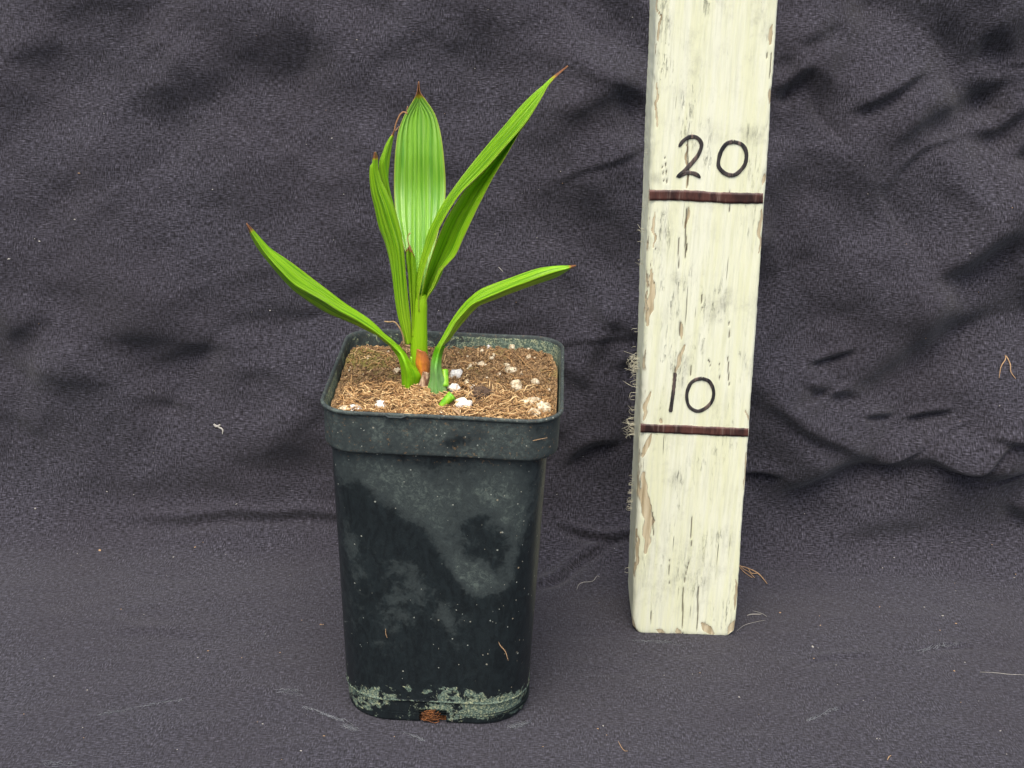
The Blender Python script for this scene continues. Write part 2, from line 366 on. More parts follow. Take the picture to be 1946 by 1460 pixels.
for c_ in [
    ([(150, 990), (200, 989), (330, 992), (424, 983), (530, 977), (640, 984), (760, 990), (900, 985)], .20, .35),
    ([(1030, 975), (1075, 1003), (1140, 1022), (1200, 1016), (1290, 1000)], .22, .35),
    ([(1000, 1125), (1060, 1092), (1140, 1040), (1195, 1018)], .18, .4),
    ([(0, 645), (60, 620), (110, 600)], .35, .8), ([(100, 609), (206, 644), (283, 653), (412, 662), (560, 655)], .3, .9),
    ([(259, 700), (365, 668), (420, 657)], .22, .45), ([(412, 750), (489, 708), (560, 741), (625, 768)], .25, .8),
    ([(0, 775), (47, 812), (90, 850)], .12, .8), ([(12, 688), (88, 718), (177, 726), (250, 722)], .3, .9),
    ([(224, 753), (306, 765), (377, 794)], .2, .6), ([(0, 118), (60, 108), (130, 80)], .35, 1.0),
    ([(0, 230), (120, 215), (260, 190), (420, 150)], .3, 1.6), ([(300, 560), (420, 540), (560, 500)], .25, 1.6),
    ([(540, 830), (600, 790), (640, 720)], .3, .9), ([(380, 620), (520, 600), (700, 600)], .22, .9),
    ([(1468, 190), (1510, 155), (1546, 124)], .35, .7), ([(1546, 122), (1550, 180), (1575, 240), (1615, 300)], .30, .55, 'valley'),
    ([(1596, 222), (1660, 193), (1715, 170), (1790, 130)], .26, .6), ([(1670, 300), (1760, 235), (1830, 190), (1960, 140)], .40, 1.1),
    ([(1840, 240), (1900, 250), (1950, 215), (2010, 190)], .3, .8), ([(1500, 90), (1560, 60), (1600, 25)], .2, .9),
    ([(1486, 100), (1492, 150), (1500, 200)], .3, .7, 'valley'), ([(1860, 60), (1946, 100)], .35, 1.2),
    ([(1530, 686), (1575, 676), (1640, 660)], .24, .35), ([(1560, 745), (1660, 720), (1760, 650), (1950, 560)], .35, 1.5),
    ([(1510, 715), (1570, 738), (1660, 758)], .2, .6), ([(1640, 796), (1670, 788), (1712, 784)], .22, .3), ([(1722, 794), (1770, 790), (1815, 782)], .24, .3),
    ([(1400, 900), (1450, 895), (1500, 896)], .2, .35), ([(1430, 765), (1540, 820), (1600, 850), (1650, 882)], .32, .7),
    ([(1420, 970), (1500, 930), (1590, 888), (1700, 880), (1760, 872), (1850, 885), (1946, 890), (2040, 880)], .42, 1.2),
    ([(1755, 855), (1800, 880), (1850, 882), (1905, 838), (1960, 832)], .25, .4), ([(1860, 830), (1900, 828), (1980, 838)], .2, .3),
    ([(1500, 700), (1480, 780), (1500, 860)], .2, .8, 'ridge'), ([(1100, 760), (1150, 650), (1200, 560)], .25, 1.3),
    ([(1060, 250), (1130, 210), (1220, 160)], .25, 1.4), ([(620, 130), (560, 70), (480, 40)], .22, 1.3),
    ([(1900, 950), (1960, 985), (2020, 990)], .3, .8), ([(1560, 1030), (1680, 1010), (1800, 1000)], .2, 1.2),
    ([(1060, 900), (1120, 860), (1190, 850)], .25, .8),
    ([(1740, 1240), (1800, 1226), (1860, 1222)], .05, .4), ([(1510, 1260), (1600, 1253), (1680, 1250)], .04, .4),
    ([(180, 1200), (300, 1195), (420, 1210)], .05, .6), ([(1560, 1375), (1620, 1340), (1680, 1310)], .04, .5),
]: crease(*c_)
fr_ = random.Random(5)
for k in range(12):
    a = math.radians([28, -34, 62, -58, 12, -14, 40, -46, 50, 22, -26, -70][k]); L_ = fr_.uniform(4.5, 11); w1 = 1.3 * vnoise(U * .09, S * .09, 80 + k) + .25 * vnoise(U * .5, S * .5, 90 + k)
    x = (U * math.cos(a) + S * math.sin(a) + w1) / L_ + fr_.random(); x = x - np.floor(x) - .5
    Dd += wall * fr_.uniform(.20, .34) * L_ * (.25 - np.sqrt(x * x + (.14 / L_) ** 2)) * sstep(-.06, .32, fbm(U * .10, S * .12, 2, 100 + k)) * (.5 + .5 * sstep(0, 9, U))
# the cloth was folded and crumpled: long thin creases that run on into one another
cr_rng = random.Random(23)
for k in range(44):
    x, y = cr_rng.uniform(-60, 2000), cr_rng.uniform(-30, 980); a = math.radians(cr_rng.choice([-32, -24, -40, 20, 34, -8, 8]) + cr_rng.gauss(0, 7)); L_ = cr_rng.uniform(140, 520); b_ = cr_rng.uniform(-.35, .35)
    if x > 1250: a = math.radians(-30 + cr_rng.gauss(0, 14))
    pts = []
    for i in range(5): pts.append((x, y)); x += L_ / 4 * math.cos(a); y += L_ / 4 * math.sin(a); a += b_ / 4 + cr_rng.gauss(0, .08)
    if max(p_[1] for p_ in pts) > 1000 or min(p_[1] for p_ in pts) < -60: continue
    wd_ = cr_rng.choice([.2, .35, .6, 1.0]) if pts[0][0] > 1100 else cr_rng.choice([.4, .8, 1.2, 1.6]); crease(pts, cr_rng.uniform(.3, .5) * wd_ * (1 if pts[0][0] > 1100 else .45) * cr_rng.choice([1, -1, 1]), wd_, warp=.5)
Dd *= 1 - 0.0 * U
idx = np.interp(S + S0, ps, np.arange(len(ps)))
def pf(a, k): return np.interp(idx, np.arange(len(ps)), a[:, k])
flat = np.exp(-((U + 2.5) / 5.5) ** 4 - ((S + 8) / 6) ** 4)            # the cloth lies flat under the pot
flat2 = np.exp(-((U - 8) / 3.2) ** 4 - ((S + 2.6) / 3) ** 4)           # and under the board
Dd *= (1 - flat) * (1 - flat2)
P = np.stack([U, pf(prof, 0) + pf(pnrm, 0) * Dd, pf(prof, 1) + pf(pnrm, 1) * Dd], -1)
mb = MB(); mb.grid(P); cl = mb.build('ground', M_cloth)
uvl = cl.data.uv_layers.new(name='UVMap'); li_ = np.zeros(len(cl.data.loops), np.int32); cl.data.loops.foreach_get('vertex_index', li_)
uvl.data.foreach_set('uv', np.stack([U.ravel()[li_], S.ravel()[li_]], 1).ravel().astype(np.float32))
tag(cl, 'wrinkled faded black cotton cloth swept up behind the pot and the measuring board', 'cloth', kind='structure')
def cloth_pt(px, py, lift=0.02, it=0, aim=None):
    tx, ty = aim or (px, py)
    u, s = px_to_cloth(px, py); i = int(round(np.interp(u, us, np.arange(len(us))))); j = int(round(np.interp(s, ss, np.arange(len(ss)))))
    k = min(int(np.searchsorted(ps, s + S0)), len(ps) - 1)
    q = P[j, i] + np.array([0, pnrm[k, 0], pnrm[k, 1]]) * lift
    if it < 4:
        ax, ay = to_px(q)
        if abs(ax - tx) + abs(ay - ty) > 1.5: return cloth_pt(px + .8 * (tx - ax), py + .8 * (ty - ay), lift, it + 1, (tx, ty))
    return q

# ================================================================== the pot
PX, PA, HPOT = -2.484, -0.023, 13.675
def rsq(hw, r, k=16, side=60):
    """rounded square outline, corner radius r"""
    pts = []; r = min(r, hw - 1e-3)
    for q in range(4):
        a0 = -math.pi / 2 + q * math.pi / 2; c, s = math.cos(q * math.pi / 2), math.sin(q * math.pi / 2)
        for i in range(side):                           # bottom side then turned
            x = -hw + r + (2 * (hw - r)) * i / side; y = -hw; pts.append((x * c - y * s, x * s + y * c))
        for i in range(k):
            w = -math.pi / 2 + (math.pi / 2) * i / k; x = hw - r + r * math.cos(w); y = -hw + r + r * math.sin(w); pts.append((x * c - y * s, x * s + y * c))
    return np.array(pts)
def loft(rings, **k):
    out = []
    for z_, hw, r in rings:
        q = rsq(hw, r, **k); x = q[:, 0] * math.cos(PA) - q[:, 1] * math.sin(PA); y = q[:, 0] * math.sin(PA) + q[:, 1] * math.cos(PA)
        out.append(np.stack([x + PX, y, np.full(len(x), z_)], 1))
    return np.array(out)
pot = empty('plant_pot', (PX, 0, 0), label='tall square black plastic nursery pot with grimy walls, holding the seedling', cat='pot')
HB, HT = 3.68, 4.06           # half widths of the body at its foot and under the collar
zz = np.concatenate([[0, 0.05], np.linspace(0.12, 0.93, 10), [0.98, 1.01, 1.04, 1.08, 1.12], np.linspace(1.2, 12.6, 96)])
rings = []
for z_ in zz:
    f_ = z_ / 12.0; hw = HB + (HT - HB) * f_; r_ = 1.95 + (1.25 - 1.95) * f_
    if z_ < 1.0: hw -= 0.05
    if z_ < 0.04: hw -= 0.05
    if 1.0 < z_ < 1.06: hw += 0.02
    rings.append((z_, hw, r_))
G = loft(rings)
G[:, :, 0] -= 0.09
G[:, :, 0] += 0.02 * fbm(G[:, :, 2] * .2, G[:, :, 1] * .2, 2, 3); G[:, :, 1] += 0.05 * fbm(G[:, :, 2] * .15, G[:, :, 0] * .2, 2, 8)
def blobs(px, py, L):
    s = 0
    for x, y, rx, ry, ang, a in L:
        c, n = math.cos(math.radians(ang)), math.sin(math.radians(ang)); dx = px - x; dy = py - y
        s = s + a * np.exp(-(((dx * c + dy * n) / rx) ** 2 + ((-dx * n + dy * c) / ry) ** 2))
    return s
# stains are laid out on the flat front wall once, and carried round the sides by noise
Gf = G.copy(); Gf[:, :, 1] = -4.0
gx, gy = to_px(Gf)
front = (G[:, :, 1] < -2.0) * 1.0
gr = blobs(gx, gy, [(720, 900, 90, 50, 20, .75), (800, 960, 110, 45, 35, .7), (880, 930, 110, 60, 0, .6), (960, 900, 70, 60, 0, .5),
                    (960, 960, 40, 60, -30, .7), (975, 1060, 14, 70, 15, .65), (905, 1110, 50, 34, 10, .95), (890, 1090, 70, 20, 10, .5), (860, 1060, 50, 26, 50, .55),
                    (790, 1100, 60, 55, 40, .45), (750, 1180, 40, 60, 20, .32), (665, 1040, 22, 60, -10, .5), (850, 1190, 12, 40, -20, .55), (885, 1175, 60, 22, 0, .35),
                    (650, 900, 20, 60, 0, .5), (665, 1150, 25, 90, 0, .3)])
gr -= blobs(gx, gy, [(680, 960, 30, 50, -40, .4), (775, 1030, 120, 24, 42, .65), (850, 1110, 70, 20, 55, .5), (915, 985, 46, 10, -28, .3), (890, 1010, 30, 8, 30, .25), (960, 1180, 60, 60, 0, .4), (905, 910, 26, 20, 0, .25)])
side_g = 0.45 + 0.7 * fbm(G[:, :, 1] * .3 + 5, G[:, :, 2] * .3, 3, 12)
gr = gr * front + side_g * (1 - front)
zz2 = G[:, :, 2]
lime = 0.75 * np.exp(-((zz2 - .7) / 1.05) ** 2) + .22 * ((zz2 > .99) & (zz2 < 1.05)) - 0.35 * sstep(1.7, 2.6, zz2) - .1
lime += front * blobs(gx, gy, [(870, 1318, 40, 16, 0, .4), (935, 1350, 40, 20, 0, .4), (790, 1310, 50, 14, -10, .25), (705, 1325, 22, 14, 0, .3), (880, 1295, 16, 8, 0, .3), (745, 1360, 30, 12, 0, -.3), (820, 1270, 150, 14, 0, -.3), (770, 1345, 30, 10, 0, -.3)])
soilst = np.where(zz2 > 11.6, .8, 0.0) + .0; specks = sstep(800, 1000, gx) * front * .8 + .2
mb = MB(); f0 = []
n_, m_ = G.shape[:2]
nx = lambda i, j: G[i, j % m_]
notch_c = at_y(823, 1362, -3.72)[0]
for i in range(n_ - 1):
    for j in range(m_):
        k = (j + 1) % m_; cen = (G[i, j] + G[i + 1, k]) / 2
        if cen[1] < -3 and abs(cen[0] - notch_c) < 0.54 and cen[2] < 0.60: continue
        f0.append((i * m_ + j, i * m_ + k, (i + 1) * m_ + k, (i + 1) * m_ + j))
mb.add(G.reshape(-1, 3), f0)
body = mb.build('body', M_pot, pot, origin=(PX, 0, 0), attrs=dict(grime_lip_light=gr, lime=lime, soilstain=soilst, specks=specks))
so_ = body.modifiers.new('wall', 'SOLIDIFY'); so_.thickness = 0.0009; so_.offset = -1
mb = MB(); q = loft([(0.50, 3.66, 1.9)])[0]; mb.add(np.vstack([q, q - [0, 0, .12]]), [tuple(range(len(q)))] + [tuple(range(len(q), 2 * len(q)))[::-1]])
mb.build('base', M_pot, pot, origin=(PX, 0, 0), smooth=False, attrs={k_: np.zeros(2 * len(q)) for k_ in ('grime_lip_light', 'lime', 'soilstain', 'specks')})
# collar with rolled lip and inner wall
cr_r = [(12.02, 4.12, 1.22), (11.98, 4.22, 1.25), (11.97, 4.32, 1.28), (12.02, 4.345, 1.29)] + [(12.1 + k * .14, 4.35 + .0045 * k, 1.29) for k in range(10)] + \
       [(13.46, 4.395, 1.3), (13.50, 4.40, 1.3), (13.52, 4.46, 1.31), (13.56, 4.49, 1.31), (13.62, 4.49, 1.31), (13.655, 4.47, 1.30), (13.67, 4.43, 1.29), (13.66, 4.39, 1.27), (13.62, 4.36, 1.25), (13.5, 4.345, 1.24)] + \
       [(13.4 - k * .12, 4.34 - .006 * k, 1.22) for k in range(9)]
G2 = loft(cr_r)
G2[:, :, 2] += 0.10 * np.exp(-((G2[:, :, 0] - PX + 4.4) / 3) ** 2) * 0 + 0.03 * fbm(G2[:, :, 0] * .35, G2[:, :, 1] * .35, 2, 6)
outward = np.arange(len(cr_r))[:, None] < 20
g2f = G2.copy(); g2f[:, :, 1] = -4.4; hx, hy = to_px(g2f)
gr2 = np.where(outward, 0.85 + .5 * fbm(G2[:, :, 0] * .6, G2[:, :, 2] * .8 + G2[:, :, 1], 3, 19) - blobs(hx, hy, [(880, 838, 34, 14, -15, .9), (990, 815, 60, 12, 0, .3)]), 0.9)
lime2 = np.where(outward, -.35, np.where(G2[:, :, 1] > 0, .50 + .36 * sstep(-3.5, -1, G2[:, :, 0]), .85)) + 0 * G2[:, :, 0]
lime2 = np.where(G2[:, :, 2] > 13.55, -.3, lime2)
gr2 = np.where((G2[:, :, 2] > 13.5) & outward, 1.25, gr2)  # highlight along the lip painted into the colour as a pale grey band
ss2 = np.where(outward, .75, .5) + 0 * G2[:, :, 0]
mb = MB(); mb.grid(G2, close_u=True)
collar = mb.build('rim', M_pot, pot, origin=(PX, 0, 0), attrs=dict(grime_lip_light=gr2, lime=lime2, soilstain=ss2, specks=np.full(G2.shape[:2], .5)))
# moulding flash that hangs from the lip
mb = MB(); c_ = at_y(752, 793, -4.50); mb.tube([c_ + [-.42, 0, .07], c_ + [-.25, -.01, .0], c_ + [.2, -.01, -.01], c_ + [.42, 0, .07]], [.03, .07, .08, .03], 8, flat=.5)
mb.build('moulding_flash', M_pot, pot, origin=(PX, 0, 0), attrs=dict(grime_lip_light=np.full(32, .7), lime=np.full(32, -.5), soilstain=np.zeros(32), specks=np.zeros(32)))
# roots pushing out of the drain notch
mb = MB()
gxn, gzn = np.meshgrid(np.linspace(-.62, .62, 30), np.linspace(0.02, .70, 16))
yy = -3.42 + .16 * fbm(gxn * 3, gzn * 5, 3, 4); mb.grid(np.stack([gxn + notch_c, yy, gzn], -1))
for k in range(60):
    a = np.array([notch_c + random.uniform(-.5, .0), -3.6 - random.random() * .14, random.uniform(.08, .56)])
    mb.tube(spline([a, a + [random.uniform(.1, .3), -.03, random.uniform(-.08, .08)], a + [random.uniform(.2, .6) * .8, .02, random.uniform(-.1, .1)]], 6), .016, 4)
mb.build('root_plug', M_root, pot, origin=(PX, 0, 0))

# ================================================================== the soil
SZ = 13.05
def soil_h(x, y):
    d = np.hypot(x + 3.4, y + .3)
    h = SZ + .22 * fbm(x * .8, y * .8, 4, 14) + .17 * fbm(x * 2.8, y * 2.8, 4, 15, .6) + .12 * np.exp(-(d / 1.2) ** 2)
    h = h + .32 * np.exp(-((x + 5.7) / 1.1) ** 2 - ((y - 2.2) / .9) ** 2) + .12 * np.exp(-((x + .9) / .5) ** 2 - ((y + .5) / .4) ** 2) * 2
    return h
gx_, gy_ = np.meshgrid(np.linspace(-4.25, 4.25, 170), np.linspace(-4.25, 4.25, 170))
rr_ = 1.0                      # squeeze the square grid into the rounded outline
k_ = np.maximum(np.abs(gx_), np.abs(gy_)) / 4.25; cs_ = np.clip((np.minimum(np.abs(gx_), np.abs(gy_)) / 4.25), 0, 1)
shr = 1 - 0.085 * (cs_ * k_) ** 5
X_ = gx_ * shr; Y_ = gy_ * shr; X_, Y_ = X_ * math.cos(PA) - Y_ * math.sin(PA) + PX, X_ * math.sin(PA) + Y_ * math.cos(PA)
moss = np.clip(np.exp(-((X_ + 5.8) / 1.3) ** 2 - ((Y_ - 2.2) / 1.0) ** 2) * 1.3 + .5 * (fbm(X_, Y_, 3, 17) > .25) * (Y_ > 0), 0, 1)
mb = MB(); mb.grid(np.stack([X_, Y_, soil_h(X_, Y_)], -1), a=moss)
lim = 4.15
def in_pot(x, y, g=0.0):
    x = abs(x - PX); y = abs(y); r = 1.15; h = lim - g
    return x < h and y < h and not (x > h - r and y > h - r and math.hypot(x - h + r, y - h + r) > r)
ICO = [(-.53, .0, .85), (.53, 0, .85), (-.53, 0, -.85), (.53, 0, -.85), (0, .85, .53), (0, .85, -.53), (0, -.85, .53), (0, -.85, -.53), (.85, .53, 0), (-.85, .53, 0), (.85, -.53, 0), (-.85, -.53, 0)]
ICF = [(0, 4, 1), (0, 9, 4), (9, 5, 4), (4, 5, 8), (4, 8, 1), (8, 10, 1), (8, 3, 10), (5, 3, 8), (5, 2, 3), (2, 7, 3), (7, 10, 3), (7, 6, 10), (7, 11, 6), (11, 0, 6), (0, 1, 6), (6, 1, 10), (9, 0, 11), (9, 11, 2), (9, 2, 5), (7, 2, 11)]
ICO = np.array(ICO)
for k in range(7500):                              # crumbs
    x, y = PX + random.uniform(-lim, lim), random.uniform(-lim, lim)
    if not in_pot(x, y, .03): continue
    s_ = random.choice([.02, .03, .04, .05, .07, .09] if y > -1 else [.02, .03, .04]) * random.uniform(.7, 1.2)
    R = Matrix.Rotation(random.random() * 6, 3, Vector((random.gauss(0, 1), random.gauss(0, 1), random.gauss(0, 1))).normalized())
    V = (ICO * np.array([1, random.uniform(.5, 1), random.uniform(.4, .9)]) * (1 + .25 * RNG.standard_normal((12, 1))) * s_) @ np.array(R)
    green = 1.0 if (math.hypot((x + 5.8) / 1.2, (y - 2.2) / .9) < 1 and random.random() < .7) else 0.0
    mb.add(V + [x, y, float(soil_h(x, y)) + s_ * .4], ICF, green)
soil = mb.build('potting_soil', M_soil, smooth=False, origin=(PX, 0, SZ))
tag(soil, 'brown fibrous potting mix filling the square black pot', 'soil', kind='stuff')
mb = MB()
for k in range(3800):
    x, y = PX + random.uniform(-lim, lim), random.uniform(-lim, lim)
    if random.random() < .35: y = -abs(y)
    if not in_pot(x, y, .08): continue
    if y > -.6 and random.random() < .62: continue
    L = random.choice([.12, .2, .3, .45, .7, 1.1]) * random.uniform(.6, 1.2); a = random.uniform(0, 6.28); bend = random.gauss(0, .8); n = 6
    if y < -1 and random.random() < .5: a = random.gauss(0, .5)
    pts = []; cx, cy = x, y; lift = random.uniform(0, .10); el_ = random.uniform(0, .12)
    for i in range(n):
        if not in_pot(cx, cy, .05): break
        pts.append([cx, cy, float(soil_h(cx, cy)) + .03 + lift + el_ * math.sin(i / (n - 1) * 3.1)])
        cx += L / n * math.cos(a); cy += L / n * math.sin(a); a += bend / n
    if len(pts) < 3: continue
    tn = float(np.clip(random.gauss(.5 if y > 0 else .62, .25), 0, 1)); 
    mb.tube(pts, random.choice([.010, .014, .018, .024]), 3, tn)
for k in range(420):
    a = random.uniform(0, 6.28); r_ = abs(random.gauss(0, .45)) + .25; x, y = -3.35 + r_ * 1.3 * math.cos(a), -.75 + r_ * .8 * math.sin(a); L = random.uniform(.2, .7); b = random.uniform(0, 6.28)
    pts = [[x + L * t_ * math.cos(b + t_), y + L * t_ * math.sin(b + t_), float(soil_h(x, y)) + .05 + random.uniform(0, .16) + .1 * t_ * (1 - t_)] for t_ in (0, .33, .66, 1)]
    mb.tube(pts, random.choice([.012, .018, .026]), 3, float(np.clip(random.gauss(.6, .25), 0, 1)))
fib = mb.build('coir_fibres', M_fibre, origin=(PX, 0, SZ)); tag(fib, 'tangle of tan coir fibres over the potting mix', 'fibres', kind='stuff')

# perlite: (px, py, half width px, half height px, white?, label)
G_P = 'perlite grains scattered on the soil'
PER = [(862, 739, 11, 11, 1, 'round bright white perlite grain touching the right leaf base'), (866, 718, 10, 9, 1, 'pointed greyish white perlite grain behind the round white one'),
       (883, 766, 12, 12, 1, 'largest white perlite grain, beside the cut green stub'), (871, 759, 9, 6, 1, 'small white perlite lobe between the green stub and the largest grain'),
       (887, 734, 5, 8, 0, 'narrow upright cream perlite grain right of the round white one'), (898, 738, 7, 4, 1, 'flat white perlite chip beside the dark fibrous lump'),
       (980, 734, 10, 12, 0, 'tall cream perlite grain in the middle of the right half of the soil'), (1018, 725, 7, 5, 0, 'small cream perlite grain near the right wall, level with the tall one'),
       (1008, 763, 14, 9, 0, 'long cream perlite grain lying near the front right of the soil'), (1043, 777, 12, 11, 0, 'biggest cream perlite grain in the front right corner'),
       (1015, 786, 9, 8, 0, 'cream perlite grain against the front rim, left of the corner grain'), (969, 702, 11, 5, 0, 'flat cream perlite chip under a straw in the right half'),
       (963, 695, 5, 4, 0, None), (915, 689, 10, 5, 0, 'oblong cream perlite grain behind the middle of the right half'), (897, 684, 5, 3, 0, None), (902, 693, 4, 4, 0, None), (893, 697, 3, 4, 0, None),
       (930, 661, 5, 5, 1, 'round white perlite grain near the crusted back wall'), (916, 669, 4, 3, 0, None), (934, 682, 4, 3, 0, None), (938, 675, 3, 4, 0, None),
       (1004, 679, 5, 8, 0, 'upright oval cream perlite grain in the back right of the soil'), (972, 660, 6, 5, 0, None), (1004, 665, 3, 2, 0, None), (1054, 656, 3, 3, 0, None), (1045, 661, 3, 3, 0, None),
       (726, 767, 11, 9, 1, 'rounded white perlite grain in front of the left leaf base'), (712, 768, 4, 3, 0, None), (648, 774, 11, 6, 0, 'flat cream perlite grain in the front left corner'),
       (677, 777, 11, 6, 1, 'white perlite grain at the front rim, next to the corner grain'), (690, 709, 3, 3, 0, None), (666, 676, 4, 4, 0, None), (754, 704, 7, 6, 0, 'dull cream perlite grain just left of the left leaf base'),
       (948, 712, 3, 3, 0, None), (925, 716, 3, 2, 0, None), (990, 708, 3, 3, 0, None), (1040, 700, 3, 2, 0, None), (952, 783, 3, 3, 0, None), (700, 690, 3, 2, 0, None), (1050, 740, 3, 3, 0, None), (838, 786, 5, 3, 0, None)]
for _ in range(46):
    a_, b_ = random.uniform(650, 1060), random.uniform(660, 784)
    if not (755 < a_ < 860): PER.append((a_, b_, random.uniform(1.2, 2.6), random.uniform(1, 2.2), 0, None))
# subdivided icosahedron, pushed about by noise
def rock(r, seed, lumps=.42):
    V = [Vector(v).normalized() for v in ICO]; Fc = list(ICF)
    for _ in range(2):
        mid = {}; nf = []
        def md(a, b):
            k = (min(a, b), max(a, b))
            if k not in mid: mid[k] = len(V); V.append(((V[a] + V[b]) / 2).normalized())
            return mid[k]
        for a, b, c in Fc:
            x, y, z_ = md(a, b), md(b, c), md(c, a); nf += [(a, x, z_), (b, y, x), (c, z_, y), (x, y, z_)]
        Fc = nf
    A = np.array(V); n = fbm(A[:, 0] * 1.6 + seed, A[:, 1] * 1.6 + A[:, 2] * 1.3, 3, seed % 40)
    return A * (1 + lumps * 1.6 * n[:, None]) * np.array(r), Fc
for k, (x, y, hw, hh, w, lab) in enumerate(PER):
    p0 = at_z(x, y + hh * .4, SZ + .05); r = hw / 42.0; rz = max(hh / 42.0, .5 * r)
    p0[2] = float(soil_h(p0[0], p0[1])) + rz * .35
    lim_ = 4.0
    p0[0] = np.clip(p0[0], PX - lim_ + r, PX + lim_ - r); p0[1] = max(p0[1], -4.2 + r)
    V, Fc = rock((r, r * .9, rz), 3 + k * 7); mb = MB(); mb.add(V + p0, Fc)
    o = mb.build('perlite_grain', M_perl if w else M_perl_d, origin=p0)
    tag(o, lab or 'tiny cream perlite grain pressed into the brown soil', 'perlite', G_P)
# lump, bark chip, straws and roots on the soil
p0 = at_z(916, 752, SZ + .1); V, Fc = rock((.42, .36, .30), 5, .2); mb = MB(); mb.add(V + p0 + [0, 0, .02], Fc, .0)
for k in range(140):
    d = RNG.standard_normal(3); d /= np.linalg.norm(d); d[2] = abs(d[2]); e = RNG.standard_normal(3) * .14
    mb.tube(spline([p0 + d * [.42, .36, .30], p0 + (d * 1.08) * [.42, .36, .3] + e * .5, p0 + d * [.42, .36, .30] + e], 5), .013, 3, random.random())
m = Mat('peaty_lump'); M_lump = m.done(m.pbsdf(Base_Color=m.mix(m.attr('tone'), C(78, 62, 50), C(172, 144, 112)), Roughness=.95).outputs[0])
tag(mb.build('soil_lump', M_lump, origin=p0), 'dark round fibrous lump right of the largest white perlite grain', 'soil lump')
def strand(name, pts, r, mat, label, cat='fibre', group=None, sides=5, flat=1.0, n=20, taper=True, extra=()):
    P_ = spline(pts, n); rr = np.full(n, r)
    if taper: rr = r * (0.35 + 0.65 * np.sin(np.linspace(0.15, 2.9, n)))
    mb = MB(); mb.tube(P_, rr, sides, .7, flat)
    for q, r2 in extra: mb.tube(spline(q, 10), r2, 4, .7)
    o = mb.build(name, mat, origin=P_[0]); return tag(o, label, cat, group)
def onsoil(l, up=.12):
    return [(lambda q: np.array([q[0], q[1], float(soil_h(q[0], q[1])) + up + dz]))(at_z(x, y, SZ + up + dz)) for x, y, dz in l]
strand('straw', onsoil([(880, 786, 0), (905, 779, .02), (930, 771, .03)]), .035, M_tan, 'straight tan straw lying by the front rim below the dark lump', 'straw')
strand('bark_chip', onsoil([(856, 770, 0), (866, 778, .04), (876, 786, 0)]), .12, M_tan, 'curved tan bark chip at the front rim beside the green stub', 'bark chip', flat=.3)
strand('root', onsoil([(660, 742, .02), (664, 752, .06), (672, 764, .0)]), .035, M_tan, 'pale curled root in the soil near the left wall', 'root')
strand('straw', onsoil([(945, 712, .0), (955, 702, .1), (965, 692, .1)]), .02, M_tan, 'thin slanting straw behind the flat perlite chip', 'straw')
strand('straw', onsoil([(940, 706, .0), (938, 692, .12), (939, 680, .2)]), .018, M_tan, 'thin upright straw in the back right of the soil', 'straw')

